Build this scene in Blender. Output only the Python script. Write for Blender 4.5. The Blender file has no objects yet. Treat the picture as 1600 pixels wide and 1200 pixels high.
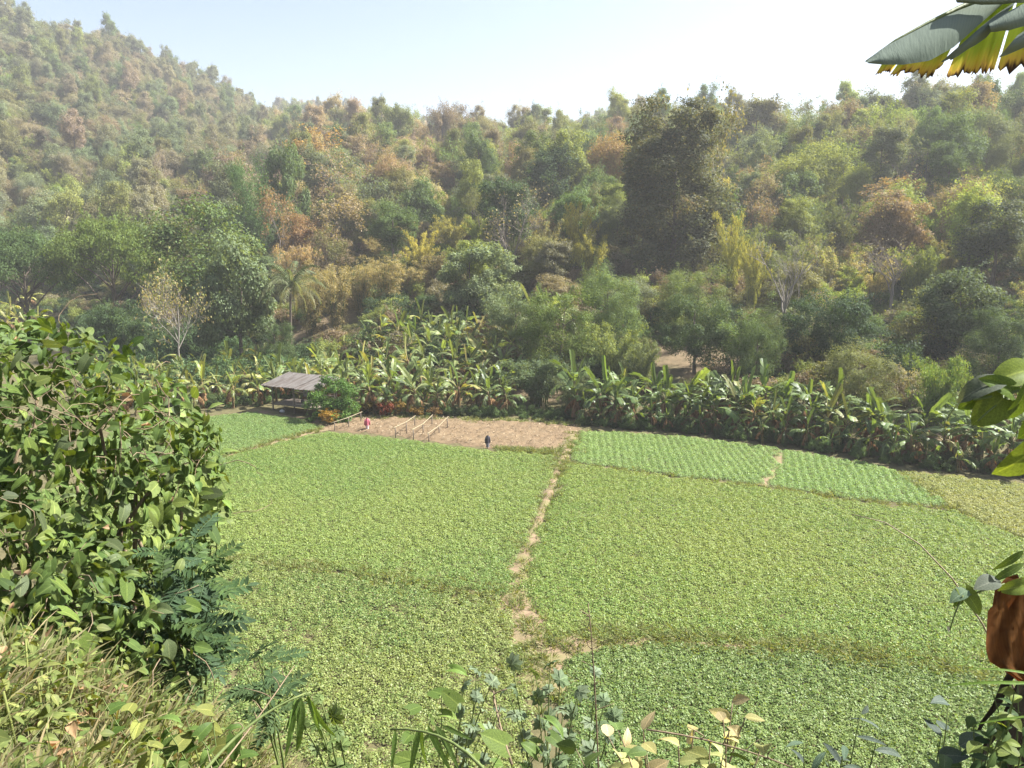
import bpy, math, random
import numpy as np
from mathutils import Vector, Matrix

# ------------------------------------------------------------------ camera, sky, sun, exposure
sc = bpy.context.scene
COL = sc.collection
CAM_H = 12.0
PITCH = math.radians(9.7)
FPX = 1186.0                                   # focal length in pixels of a 1600 px wide picture
cd = bpy.data.cameras.new("camera")
cd.sensor_width = 36.0
cd.lens = 36.0 * FPX / 1600.0
cd.clip_start = 0.05
cd.clip_end = 8000
cam = bpy.data.objects.new("camera", cd)
COL.objects.link(cam)
cam.location = (0, 0, CAM_H)
cam.rotation_euler = (math.radians(90) - PITCH, 0, 0)
sc.camera = cam

SUN_AZ, SUN_EL = math.radians(73), math.radians(48)     # clockwise from +Y, above the horizon
world = bpy.data.worlds.new("World")
sc.world = world
world.use_nodes = True
wn = world.node_tree.nodes
sky = wn.new("ShaderNodeTexSky")
sky.sky_type = 'NISHITA'
sky.sun_disc = False
sky.sun_elevation = SUN_EL
sky.sun_rotation = SUN_AZ
sky.altitude = 350
sky.air_density = 1.0
sky.dust_density = 3.2
sky.ozone_density = 1.0
bg = wn["Background"]
bg.inputs[1].default_value = 0.06
world.node_tree.links.new(sky.outputs[0], bg.inputs[0])

sd = bpy.data.lights.new("sun", 'SUN')
sd.energy = 5.0
sd.angle = math.radians(0.53)
sd.color = (1.0, 0.95, 0.87)
sun = bpy.data.objects.new("sun", sd)
COL.objects.link(sun)
S = Vector((math.sin(SUN_AZ) * math.cos(SUN_EL), math.cos(SUN_AZ) * math.cos(SUN_EL), math.sin(SUN_EL)))
sun.rotation_euler = S.to_track_quat('Z', 'Y').to_euler()
sun.location = S * 300

vs = sc.view_settings
vs.view_transform = 'Standard'
vs.look = 'None'
vs.exposure = 1.88
vs.gamma = 1.0
vs.use_curve_mapping = False
cy = sc.cycles
cy.max_bounces = 6
cy.diffuse_bounces = 3
cy.glossy_bounces = 1
cy.transmission_bounces = 4
cy.transparent_max_bounces = 4
cy.volume_bounces = 0
cy.use_denoising = True
cy.denoiser = 'OPENIMAGEDENOISE'
cy.denoising_input_passes = 'RGB_ALBEDO_NORMAL'
cy.denoising_prefilter = 'NONE'
cy.caustics_reflective = False
cy.caustics_refractive = False
HAZE_DENSITY = 0.0005

# ------------------------------------------------------------------ helpers
CP, SP = math.cos(PITCH), math.sin(PITCH)
def ray(px, py):
    cx, cyy = (px - 800) / FPX, (600 - py) / FPX
    return np.array([cx, CP + cyy * SP, -SP + cyy * CP])
def at(px, py, z=0.0):                          # where that sight line meets the level z
    d = ray(px, py)
    t = (z - CAM_H) / d[2]
    return np.array([d[0] * t, d[1] * t, z])
def dep(px, py, depth):                         # the point on that sight line at that depth
    d = ray(px, py)
    return np.array([0, 0, CAM_H]) + d * depth
def proj(p):
    x, y, z = p[0], p[1], p[2] - CAM_H
    f = y * CP - z * SP
    u = y * SP + z * CP
    if f < 0.05:
        return (-9999, -9999, f)
    return (800 + FPX * x / f, 600 - FPX * u / f, f)

_rl = np.random.default_rng(5)
_LAT = _rl.random((256, 256))
def vnoise(x, y):
    x = np.asarray(x, float); y = np.asarray(y, float)
    xi = np.floor(x).astype(int); yi = np.floor(y).astype(int)
    fx = x - xi; fy = y - yi
    fx = fx * fx * (3 - 2 * fx); fy = fy * fy * (3 - 2 * fy)
    g = lambda a, b: _LAT[a % 256, b % 256]
    return (g(xi, yi) * (1 - fx) + g(xi + 1, yi) * fx) * (1 - fy) + (g(xi, yi + 1) * (1 - fx) + g(xi + 1, yi + 1) * fx) * fy
def fbm(x, y, o=3):
    s = 0; a = 0.5
    for k in range(o):
        s = s + a * vnoise(np.asarray(x) * 2 ** k + 17 * k, np.asarray(y) * 2 ** k + 31 * k); a *= 0.5
    return s / (1 - 0.5 ** o)
def sstep(a, b, x):
    t = np.clip((np.asarray(x, float) - a) / (b - a), 0, 1)
    return t * t * (3 - 2 * t)

# ------------------------------------------------------------------ shape of the land
AZ  = [-180, -60, -34, -27, -22, -18, -15, -10, 0, 10, 18, 27, 34, 60, 180]
R0  = [200, 190, 150, 125, 105, 90, 76, 64, 60, 56, 53, 51.5, 53, 60, 60]
RR  = [420, 420, 420, 420, 430, 430, 300, 245, 240, 230, 220, 205, 200, 200, 420]
ZR  = [100, 112, 112, 104, 95, 82, 52, 44, 43, 44, 38, 38, 34, 34, 60]
FR  = [600, 600, 600, 600, 600, 600, 600, 600, 520, 480, 480, 480, 480, 480, 600]
FZ  = [60, 60, 60, 60, 60, 104, 110, 106, 74, 92, 40, 30, 30, 30, 40]
def far_h(x, y):
    r = np.hypot(x, y); a = np.degrees(np.arctan2(x, y))
    r0 = np.interp(a, AZ, R0); rr = np.interp(a, AZ, RR); zr = np.interp(a, AZ, ZR)
    fr = np.interp(a, AZ, FR); fz = np.interp(a, AZ, FZ)
    t = np.clip((r - r0) / (rr - r0), 0, 1)
    z = zr * (0.72 * t + 0.28 * t * t)
    back = sstep(rr + 5, rr + 70, r)
    z = z - back * zr * 0.3
    f2 = sstep(rr + 60, fr, r)
    z = z * (1 - f2) + fz * f2
    z = z * (1 - 0.6 * sstep(fr + 10, fr + 500, r))
    amp = sstep(0, 40, r - r0)
    z = z + amp * ((fbm(x * 0.025 + 9, y * 0.025 + 4) - 0.5) * 8 + (fbm(x * 0.12, y * 0.12) - 0.5) * 1.6)
    return z
def bank_h(x, y):
    ys = 1.6 + 1.25 * sstep(-1.2, -2.6, x) + 0.3 * sstep(1.2, 2.2, x)
    d = np.maximum(0, y - ys)
    n = (fbm(x * 0.9 + 3, y * 0.9) - 0.5) * 0.35
    return 10.25 - 0.55 * sstep(-1.4, -0.2, x) - 0.97 * (np.sqrt(d * d + 0.35) - 0.59) - 0.03 * np.abs(x) * 0 + n + 0.25 * np.maximum(0, -y) ** 0.8
def H(x, y):
    x = np.asarray(x, float); y = np.asarray(y, float)
    return np.maximum(far_h(x, y), bank_h(x, y))
def Hf(x, y):
    return float(H(x, y))

# ------------------------------------------------------------------ mesh builder
class MB:
    def __init__(s):
        s.V = []; s.F = []; s.M = []; s.A = []; s.L = []; s.n = 0
    def add(s, V, F, mi=0, a=0.5, lc=None):
        V = np.asarray(V, float).reshape(-1, 3); F = np.asarray(F, int)
        if len(F) == 0: return
        s.V.append(V); s.F.append(F + s.n); s.n += len(V)
        s.M.append(np.full(len(F), mi, int))
        s.A.append(np.broadcast_to(np.asarray(a, float), (len(F),)).copy())
        s.L.append(np.zeros((len(V), 3)) if lc is None else np.asarray(lc, float))
    def mesh(s, name, mats, smooth=False):
        me = bpy.data.meshes.new(name)
        V = np.concatenate(s.V)
        sizes = np.concatenate([np.full(len(F), F.shape[1], int) for F in s.F])
        loops = np.concatenate([F.ravel() for F in s.F])
        me.vertices.add(len(V)); me.vertices.foreach_set("co", V.ravel())
        me.loops.add(len(loops)); me.loops.foreach_set("vertex_index", loops)
        me.polygons.add(len(sizes))
        me.polygons.foreach_set("loop_start", np.concatenate([[0], np.cumsum(sizes)[:-1]]))
        me.polygons.foreach_set("material_index", np.concatenate(s.M))
        if smooth is not False:
            me.polygons.foreach_set("use_smooth", np.full(len(sizes), True))
        for m in (mats if isinstance(mats, (list, tuple)) else [mats]):
            me.materials.append(m)
        at_ = me.attributes.new("v", 'FLOAT', 'FACE')
        at_.data.foreach_set("value", np.concatenate(s.A))
        L = np.concatenate(s.L)
        if np.any(L):
            al = me.attributes.new("lc", 'FLOAT_VECTOR', 'POINT')
            al.data.foreach_set("vector", L.ravel())
        me.update(calc_edges=True)
        return me

def join_mb(pairs):
    o = MB()
    for mb, mi in pairs:
        if mb.n == 0: continue
        off = o.n
        o.V.append(np.concatenate(mb.V)); o.L.append(np.concatenate(mb.L))
        for F, A in zip(mb.F, mb.A):
            o.F.append(F + off); o.A.append(A); o.M.append(np.full(len(F), mi, int))
        o.n += mb.n
    return o

def link(name, data, parent=None, loc=None):
    o = bpy.data.objects.new(name, data)
    COL.objects.link(o)
    if parent is not None: o.parent = parent
    if loc is not None: o.location = loc
    return o
def tag(o, label=None, cat=None, group=None, kind=None):
    if label: o["label"] = label
    if cat: o["category"] = cat
    if group: o["group"] = group
    if kind: o["kind"] = kind
    return o
def tint(o, c, c2=None):
    o["tint"] = [float(c[0]), float(c[1]), float(c[2]), 1.0]
    c2 = c if c2 is None else c2
    o["tint2"] = [float(c2[0]), float(c2[1]), float(c2[2]), 1.0]
    return o
def root(name, loc, rz=0, scale=None):
    o = bpy.data.objects.new(name, None)
    COL.objects.link(o)
    o.empty_display_size = 0.2
    o.location = loc; o.rotation_euler = (0, 0, rz)
    if scale is not None: o.scale = scale
    return o

def tube(mb, P, R, sides=5, a=0.5, cap=True, mi=0):
    P = np.asarray(P, float); n = len(P)
    R = np.broadcast_to(np.asarray(R, float), (n,))
    T = np.gradient(P, axis=0); T /= np.linalg.norm(T, axis=1)[:, None] + 1e-9
    ref = np.array([0.31, 0.17, 0.93]) if abs(T[0][2]) < 0.9 else np.array([1.0, 0.1, 0.05])
    A = np.cross(T, ref); A /= np.linalg.norm(A, axis=1)[:, None] + 1e-9
    B = np.cross(T, A)
    th = np.arange(sides) * 2 * np.pi / sides
    V = P[:, None, :] + R[:, None, None] * (np.cos(th)[None, :, None] * A[:, None, :] + np.sin(th)[None, :, None] * B[:, None, :])
    V = V.reshape(-1, 3)
    i = np.arange(n - 1)[:, None] * sides; j = np.arange(sides)[None, :]; j2 = (j + 1) % sides
    F = np.stack([i + j, i + j2, i + sides + j2, i + sides + j], -1).reshape(-1, 4)
    mb.add(V, F, mi, a)
    if cap:
        for k, rev in ((0, True), (n - 1, False)):
            ring = np.arange(sides) + k * sides
            mb.F.append((ring[::-1] if rev else ring)[None, :] + mb.n - len(V))
            mb.M.append(np.array([mi])); mb.A.append(np.array([float(np.mean(a))]))
def box(mb, c, s, M=None, a=0.5, mi=0):
    c = np.asarray(c, float); s = np.asarray(s, float) / 2
    V = np.array([[x, y, z] for z in (-1, 1) for y in (-1, 1) for x in (-1, 1)]) * s
    if M is not None: V = V @ np.asarray(M).T
    F = np.array([[0, 2, 3, 1], [4, 5, 7, 6], [0, 1, 5, 4], [2, 6, 7, 3], [0, 4, 6, 2], [1, 3, 7, 5]])
    mb.add(V + c, F, mi, a)
def unit(v):
    v = np.asarray(v, float); return v / (np.linalg.norm(v, axis=-1, keepdims=True) + 1e-9)
def leaves(mb, P, N, T, L, W, a, fold=0.18, mi=0):
    """one folded diamond leaf at each P, axis T, face normal N"""
    T = unit(T - N * np.sum(T * N, 1, keepdims=True)); Sd = np.cross(N, T)
    L = np.broadcast_to(L, (len(P),))[:, None]; W = np.broadcast_to(W, (len(P),))[:, None]
    v0 = P - T * L * 0.5; v2 = P + T * L * 0.5 - N * L * 0.08
    v1 = P + Sd * W * 0.5 - N * W * fold; v3 = P - Sd * W * 0.5 - N * W * fold
    V = np.stack([v0, v1, v2, v3], 1).reshape(-1, 3)
    n = len(P); i = np.arange(n)[:, None] * 4
    F = i + np.array([[0, 1, 2, 3]])
    mb.add(V, F, mi, a)

# ------------------------------------------------------------------ materials
def nodes(m):
    m.use_nodes = True
    t = m.node_tree
    for n in list(t.nodes): t.nodes.remove(n)
    return t, t.nodes, t.links
def leaf_material(name, transl=0.38, gloss=0.07, rough=0.42, veins=False, sat=1.0, own=None, tcol=(1.35, 1.25, 0.45), gain=1.5, var=1.0):
    m = bpy.data.materials.new(name)
    t, N, Lk = nodes(m)
    out = N.new("ShaderNodeOutputMaterial")
    def attr(nm, ty):
        a = N.new("ShaderNodeAttribute"); a.attribute_name = nm; a.attribute_type = ty; return a
    v = attr("v", 'GEOMETRY')
    mix = N.new("ShaderNodeMix"); mix.data_type = 'RGBA'
    if own is None:
        c1 = attr("tint", 'INSTANCER'); c2 = attr("tint2", 'INSTANCER')
        Lk.new(c1.outputs["Color"], mix.inputs[6]); Lk.new(c2.outputs["Color"], mix.inputs[7])
    else:
        mix.inputs[6].default_value = (*own[0], 1); mix.inputs[7].default_value = (*own[1], 1)
    sm = N.new("ShaderNodeMapRange"); sm.interpolation_type = 'SMOOTHSTEP'
    sm.inputs[1].default_value = 0.45; sm.inputs[2].default_value = 0.95
    Lk.new(v.outputs["Fac"], sm.inputs[0]); Lk.new(sm.outputs[0], mix.inputs[0])
    br = N.new("ShaderNodeMapRange"); br.inputs[1].default_value = 0; br.inputs[2].default_value = 1
    br.inputs[3].default_value = (1.02 - 0.27 * var) * gain; br.inputs[4].default_value = (1.02 + 0.28 * var) * gain
    wn_ = N.new("ShaderNodeTexWhiteNoise"); wn_.noise_dimensions = '1D'
    mulw = N.new("ShaderNodeMath"); mulw.operation = 'MULTIPLY'; mulw.inputs[1].default_value = 913.7
    Lk.new(v.outputs["Fac"], mulw.inputs[0]); Lk.new(mulw.outputs[0], wn_.inputs["W"])
    Lk.new(wn_.outputs["Value"], br.inputs[0])
    vm = N.new("ShaderNodeVectorMath"); vm.operation = 'SCALE'
    Lk.new(mix.outputs[2], vm.inputs[0]); Lk.new(br.outputs[0], vm.inputs["Scale"])
    col = vm.outputs[0]
    if veins:
        lc = attr("lc", 'GEOMETRY'); sep = N.new("ShaderNodeSeparateXYZ"); Lk.new(lc.outputs["Vector"], sep.inputs[0])
        ab = N.new("ShaderNodeMath"); ab.operation = 'ABSOLUTE'; Lk.new(sep.outputs[0], ab.inputs[0])
        mr = N.new("ShaderNodeMapRange"); mr.inputs[1].default_value = 0.03; mr.inputs[2].default_value = 0.10
        mr.inputs[3].default_value = 1; mr.inputs[4].default_value = 0; Lk.new(ab.outputs[0], mr.inputs[0])
        md = N.new("ShaderNodeMath"); md.operation = 'MULTIPLY_ADD'; md.inputs[1].default_value = -0.55
        Lk.new(ab.outputs[0], md.inputs[0]); Lk.new(sep.outputs[1], md.inputs[2])
        mu = N.new("ShaderNodeMath"); mu.operation = 'MULTIPLY'; mu.inputs[1].default_value = 7 if veins is True else veins
        Lk.new(md.outputs[0], mu.inputs[0])
        pp = N.new("ShaderNodeMath"); pp.operation = 'PINGPONG'; pp.inputs[1].default_value = 0.5; Lk.new(mu.outputs[0], pp.inputs[0])
        m2 = N.new("ShaderNodeMapRange"); m2.inputs[1].default_value = 0.0; m2.inputs[2].default_value = 0.09
        m2.inputs[3].default_value = 0.55; m2.inputs[4].default_value = 0; Lk.new(pp.outputs[0], m2.inputs[0])
        mx = N.new("ShaderNodeMath"); mx.operation = 'MAXIMUM'; Lk.new(mr.outputs[0], mx.inputs[0]); Lk.new(m2.outputs[0], mx.inputs[1])
        nz = N.new("ShaderNodeTexNoise"); nz.inputs["Scale"].default_value = 22
        tc = N.new("ShaderNodeTexCoord"); Lk.new(tc.outputs["Object"], nz.inputs["Vector"])
        nr = N.new("ShaderNodeMapRange"); nr.inputs[1].default_value = 0.3; nr.inputs[2].default_value = 0.7
        nr.inputs[3].default_value = 0.78; nr.inputs[4].default_value = 1.2; Lk.new(nz.outputs[0], nr.inputs[0])
        v2 = N.new("ShaderNodeVectorMath"); v2.operation = 'SCALE'; Lk.new(col, v2.inputs[0]); Lk.new(nr.outputs[0], v2.inputs["Scale"])
        vein = N.new("ShaderNodeVectorMath"); vein.operation = 'MULTIPLY'; vein.inputs[1].default_value = (1.7, 1.55, 1.6); Lk.new(v2.outputs[0], vein.inputs[0])
        mv = N.new("ShaderNodeMix"); mv.data_type = 'RGBA'
        Lk.new(mx.outputs[0], mv.inputs[0]); Lk.new(v2.outputs[0], mv.inputs[6]); Lk.new(vein.outputs[0], mv.inputs[7])
        col = mv.outputs[2]
    d = N.new("ShaderNodeBsdfDiffuse"); Lk.new(col, d.inputs[0])
    tr = N.new("ShaderNodeBsdfTranslucent")
    tv = N.new("ShaderNodeVectorMath"); tv.operation = 'MULTIPLY'; tv.inputs[1].default_value = tcol
    Lk.new(col, tv.inputs[0]); Lk.new(tv.outputs[0], tr.inputs[0])
    m1 = N.new("ShaderNodeMixShader"); m1.inputs[0].default_value = transl
    Lk.new(d.outputs[0], m1.inputs[1]); Lk.new(tr.outputs[0], m1.inputs[2])
    g = N.new("ShaderNodeBsdfGlossy"); g.inputs["Roughness"].default_value = rough
    g.inputs["Color"].default_value = (0.9, 0.95, 1, 1)
    m2_ = N.new("ShaderNodeMixShader")
    fr = N.new("ShaderNodeLayerWeight"); fr.inputs[0].default_value = 0.5
    fp = N.new("ShaderNodeMath"); fp.operation = 'POWER'; fp.inputs[1].default_value = 5.0; Lk.new(fr.outputs["Facing"], fp.inputs[0])
    fm = N.new("ShaderNodeMath"); fm.operation = 'MULTIPLY_ADD'; fm.inputs[1].default_value = gloss * 4; fm.inputs[2].default_value = gloss * 0.4
    Lk.new(fp.outputs[0], fm.inputs[0]); Lk.new(fm.outputs[0], m2_.inputs[0])
    Lk.new(m1.outputs[0], m2_.inputs[1]); Lk.new(g.outputs[0], m2_.inputs[2])
    Lk.new(m2_.outputs[0], out.inputs[0])
    return m
def plain_material(name, c1, c2, scale=6.0, rough=0.85, stretch=(1, 1, 1), bump=0.3, detail=6, coords="Object", spec=0.2, c3=None, bscale=None):
    m = bpy.data.materials.new(name)
    t, N, Lk = nodes(m)
    out = N.new("ShaderNodeOutputMaterial"); p = N.new("ShaderNodeBsdfPrincipled")
    p.inputs["Roughness"].default_value = rough; p.inputs["Specular IOR Level"].default_value = spec
    tc = N.new("ShaderNodeTexCoord"); mp = N.new("ShaderNodeMapping"); mp.inputs["Scale"].default_value = stretch
    Lk.new(tc.outputs[coords], mp.inputs[0])
    nz = N.new("ShaderNodeTexNoise"); nz.inputs["Scale"].default_value = scale; nz.inputs["Detail"].default_value = detail
    nz.inputs["Roughness"].default_value = 0.65
    Lk.new(mp.outputs[0], nz.inputs["Vector"])
    cr = N.new("ShaderNodeValToRGB"); cr.color_ramp.elements[0].position = 0.32; cr.color_ramp.elements[1].position = 0.68
    cr.color_ramp.elements[0].color = (*c1, 1); cr.color_ramp.elements[1].color = (*c2, 1)
    Lk.new(nz.outputs[0], cr.inputs[0])
    col = cr.outputs[0]
    if c3 is not None:
        n2 = N.new("ShaderNodeTexNoise"); n2.inputs["Scale"].default_value = bscale or scale * 0.12; n2.inputs["Detail"].default_value = 4
        Lk.new(mp.outputs[0], n2.inputs["Vector"])
        r2 = N.new("ShaderNodeMapRange"); r2.interpolation_type = 'SMOOTHSTEP'; r2.inputs[1].default_value = 0.42; r2.inputs[2].default_value = 0.62
        Lk.new(n2.outputs[0], r2.inputs[0])
        mx = N.new("ShaderNodeMix"); mx.data_type = 'RGBA'; mx.inputs[7].default_value = (*c3, 1)
        Lk.new(r2.outputs[0], mx.inputs[0]); Lk.new(col, mx.inputs[6]); col = mx.outputs[2]
    Lk.new(col, p.inputs["Base Color"])
    if bump:
        b = N.new("ShaderNodeBump"); b.inputs["Strength"].default_value = bump; b.inputs["Distance"].default_value = 0.05
        Lk.new(nz.outputs[0], b.inputs["Height"]); Lk.new(b.outputs[0], p.inputs["Normal"])
    Lk.new(p.outputs[0], out.inputs[0])
    return m

M_FOL = leaf_material("tree_foliage", 0.36, 0.02, 0.6, gain=1.65)
M_CROP = leaf_material("bean_leaf", 0.38, 0.03, 0.45, gain=1.85, var=0.5)
M_LEAF = leaf_material("near_leaf", 0.32, 0.015, 0.5, veins=True, gain=1.25)
M_BAN = leaf_material("banana_leaf", 0.42, 0.045, 0.42, veins=26, gain=1.3)
M_DRY = leaf_material("dry_leaf", 0.25, 0.0, 0.7, gain=1.1, tcol=(1.3, 0.9, 0.5))
M_GRASS = leaf_material("grass_blade", 0.35, 0.02, 0.5, gain=1.2)
M_BARK = plain_material("bark", (0.07, 0.055, 0.042), (0.19, 0.16, 0.13), 5, 0.9, (1, 1, 0.25), 0.5)
M_PALEBARK = plain_material("pale_bark", (0.16, 0.145, 0.125), (0.31, 0.285, 0.25), 4, 0.9, (1, 1, 0.3), 0.4)
M_GREYBARK = plain_material("grey_bark", (0.12, 0.10, 0.09), (0.26, 0.23, 0.20), 4, 0.9, (1, 1, 0.3), 0.4)
M_STEM = plain_material("green_stem", (0.06, 0.10, 0.025), (0.14, 0.17, 0.06), 9, 0.6, (1, 1, 0.3), 0.2)
M_BSTEM = plain_material("banana_stem", (0.10, 0.09, 0.04), (0.22, 0.19, 0.09), 3, 0.7, (2, 2, 0.3), 0.3, c3=(0.15, 0.09, 0.05), bscale=1.5)
M_TWIG = plain_material("dry_twig", (0.11, 0.08, 0.05), (0.24, 0.19, 0.125), 8, 0.9, (1, 1, 1), 0.3)
M_HILL = plain_material("hill_soil", (0.085, 0.068, 0.04), (0.18, 0.135, 0.085), 1.4, 0.95, (1, 1, 1), 0.6, 8, "Object", 0.1, c3=(0.06, 0.075, 0.03), bscale=0.09)
M_SOIL = plain_material("tilled_soil", (0.095, 0.067, 0.04), (0.195, 0.143, 0.088), 5.0, 0.95, (1, 1, 1), 0.9, 9, "Object", 0.1, c3=(0.16, 0.118, 0.072), bscale=0.5)
M_FIELD = plain_material("field_soil", (0.065, 0.062, 0.03), (0.13, 0.115, 0.06), 3.0, 0.95, (1, 1, 1), 0.6, 8, "Object", 0.1)
M_PATH = plain_material("path_soil", (0.125, 0.09, 0.056), (0.24, 0.18, 0.12), 3.0, 0.95, (1, 1, 1), 0.7, 8, "Object", 0.1, c3=(0.16, 0.145, 0.07), bscale=0.8)
M_WOOD = plain_material("weathered_wood", (0.10, 0.085, 0.07), (0.24, 0.20, 0.165), 6, 0.85, (1, 8, 8), 0.4)
M_BAMBOO = plain_material("bamboo_pole", (0.20, 0.17, 0.105), (0.33, 0.285, 0.19), 5, 0.6, (1, 1, 1), 0.2)
M_TIN = plain_material("roof_sheet", (0.065, 0.061, 0.058), (0.13, 0.122, 0.116), 2.5, 0.75, (4, 0.5, 1), 0.2, c3=(0.065, 0.054, 0.048), bscale=1.1)

# ------------------------------------------------------------------ land: one sheet to the horizon
def build_terrain():
    azs = np.unique(np.concatenate([np.arange(-180, -60, 4.0), np.arange(-60, 60, 0.6), np.arange(60, 180.1, 4.0)]))
    azs = azs[:-1] if azs[-1] >= 180 else azs
    rs = np.concatenate([np.geomspace(0.4, 20, 60), np.geomspace(20.8, 700, 130), np.geomspace(760, 3500, 14)])
    A, R = np.meshgrid(np.radians(azs), rs)
    X = R * np.sin(A); Y = R * np.cos(A)
    Z = H(X, Y)
    flat = (Z < 0.02)
    Z = np.where(flat, 0.0, Z)
    V = np.stack([X, Y, Z], -1).reshape(-1, 3)
    na = len(azs); nr = len(rs)
    i = np.arange(nr - 1)[:, None] * na; j = np.arange(na)[None, :]; j2 = (j + 1) % na
    F = np.stack([i + j, i + na + j, i + na + j2, i + j2], -1).reshape(-1, 4)
    V = np.concatenate([V, [[0, 0, Hf(0, 0.01)]]])
    c = len(V) - 1
    mb = MB(); mb.add(V, F, 0)
    tri = np.stack([np.full(na, c), np.arange(na), (np.arange(na) + 1) % na], -1)
    mb.F.append(tri); mb.M.append(np.zeros(na, int)); mb.A.append(np.full(na, 0.5))
    cen = V[F].mean(1)
    r = np.hypot(cen[:, 0], cen[:, 1])
    mb.M[0] = np.where((cen[:, 2] < 0.35) & (r < 220), 1, 0)
    o = link("terrain", mb.mesh("terrain", [M_HILL, M_FIELD], True))
    tag(o, kind="structure", label="wooded hillsides, valley floor and bank under the plants")
build_terrain()

def in_poly(P, poly):
    x, y = P[:, 0], P[:, 1]; n = len(poly); ins = np.zeros(len(P), bool)
    for k in range(n):
        x1, y1 = poly[k]; x2, y2 = poly[(k + 1) % n]
        c = ((y1 > y) != (y2 > y)) & (x < (x2 - x1) * (y - y1) / (y2 - y1 + 1e-12) + x1)
        ins ^= c
    return ins
def gpoly(pts): return np.array([at(*p)[:2] for p in pts])

# bare plot with low beds and furrows running away to the right
PLOT = gpoly([(497, 671), (520, 659), (566, 651), (640, 652), (760, 656), (850, 660), (909, 667), (903, 684), (868, 707), (780, 703), (640, 685), (560, 676)])
def build_plot():
    lo = PLOT.min(0); hi = PLOT.max(0); st = 0.13
    xs = np.arange(lo[0], hi[0], st); ys = np.arange(lo[1], hi[1], st)
    X, Y = np.meshgrid(xs, ys)
    d = unit(np.array([0.42, 0.9])); u = X * d[1] - Y * d[0] + (fbm(X * 0.45 + 7, Y * 0.45) - 0.5) * 0.9
    bed = np.abs(np.sin(np.pi * u / 0.95)) ** 0.4
    G = np.stack([X.ravel(), Y.ravel()], 1); dist = np.full(len(G), 9.0)
    for k in range(len(PLOT)):
        a, b = PLOT[k], PLOT[(k + 1) % len(PLOT)]; t = np.clip(((G - a) @ (b - a)) / np.dot(b - a, b - a), 0, 1)
        dist = np.minimum(dist, np.linalg.norm(G - a - t[:, None] * (b - a), axis=1))
    edge = sstep(0.2, 0.8, dist).reshape(X.shape)
    Z = 0.008 + edge * 0.17 * (bed * (0.35 + 0.65 * vnoise(X * 0.6 + 3, Y * 0.6)) + 0.1) + edge * ((fbm(X * 2.2, Y * 2.2) - 0.5) * 0.14 + np.random.default_rng(3).normal(0, 0.018, X.shape))
    Z = np.maximum(Z, 0.006)
    nx = len(xs); ny = len(ys)
    i, j = np.meshgrid(np.arange(ny - 1), np.arange(nx - 1), indexing='ij')
    F = np.stack([i * nx + j, i * nx + j + 1, (i + 1) * nx + j + 1, (i + 1) * nx + j], -1).reshape(-1, 4)
    V = np.stack([X, Y, Z], -1).reshape(-1, 3)
    c = V[F].mean(1)
    jit = np.stack([c[:, 0] + (vnoise(c[:, 0] * 2, c[:, 1] * 2) - 0.5) * 0.5, c[:, 1] + (vnoise(c[:, 0] * 2 + 50, c[:, 1] * 2) - 0.5) * 0.5], 1)
    F = F[in_poly(jit, PLOT)]
    mb = MB(); mb.add(V, F)
    tag(link("soil_plot", mb.mesh("soil_plot", M_SOIL, True)), "bare brown tilled plot with low beds beside the shed", kind="structure")
build_plot()

def ribbon(name, pix, width, label, hump=0.1, seed=0, mat=None):
    rng = np.random.default_rng(seed)
    P = np.array([at(*p)[:2] for p in pix])
    seg = np.linalg.norm(np.diff(P, axis=0), axis=1); s = np.concatenate([[0], np.cumsum(seg)])
    n = max(8, int(s[-1] / 0.22)); t = np.linspace(0, s[-1], n)
    C = np.stack([np.interp(t, s, P[:, 0]), np.interp(t, s, P[:, 1])], 1)
    for _ in range(6):
        C[1:-1] = (C[:-2] + 2 * C[1:-1] + C[2:]) / 4
    T = unit(np.gradient(C, axis=0)); Nn = np.stack([-T[:, 1], T[:, 0]], 1)
    w = np.interp(t / s[-1], np.linspace(0, 1, len(np.atleast_1d(width))), np.atleast_1d(width)) if np.size(width) > 1 else np.full(n, width)
    wl = w * (0.58 + 0.35 * (vnoise(t * 1.7, t * 0 + seed) - 0.5)); wr = w * (0.58 + 0.35 * (vnoise(t * 1.9, t * 0 + seed + 9) - 0.5))
    cols = []
    for f in (-1.0, -0.75, -0.4, 0.0, 0.4, 0.75, 1.0):
        off = np.where(f < 0, f * wl, f * wr)
        z = 0.006 + hump * (1 - f * f) + (vnoise(C[:, 0] * 5 + f * 7, C[:, 1] * 5) - 0.5) * hump * 0.7 * (1 - abs(f))
        cols.append(np.column_stack([C + Nn * off[:, None], np.maximum(z, 0.005)]))
    V = np.stack(cols, 1).reshape(-1, 3); k = 7
    i = np.arange(n - 1)[:, None] * k; j = np.arange(k - 1)[None, :]
    F = np.stack([i + j, i + k + j, i + k + j + 1, i + j + 1], -1).reshape(-1, 4)
    mb = MB(); mb.add(V, F)
    return tag(link(name, mb.mesh(name, mat or M_PATH, True)), label, kind="structure")
PATH_PIX = [(893, 676), (886, 700), (876, 722), (866, 745), (852, 785), (838, 820), (824, 852), (812, 885), (802, 935), (815, 975), (832, 1005), (842, 1040), (850, 1090)]
ribbon("path", PATH_PIX, [1.0, 0.9, 0.5, 0.45, 0.45, 0.45, 0.42, 0.42, 0.8, 1.1, 1.7, 2.0, 1.7], "narrow earth footpath running through the bean field", 0.10, 1)
ribbon("bund", [(838, 1012), (900, 1004), (980, 1004), (1080, 1010), (1180, 1016), (1300, 1026)], [1.5, 1.3, 0.9, 0.6, 0.4, 0.25], "grassy earth bund in front of the dark green beans", 0.12, 2)
ribbon("bund", [(802, 938), (760, 930), (700, 922), (655, 916)], [0.5, 0.25, 0.2, 0.3], "low earth bund between the two bean plots", 0.08, 3)
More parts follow.
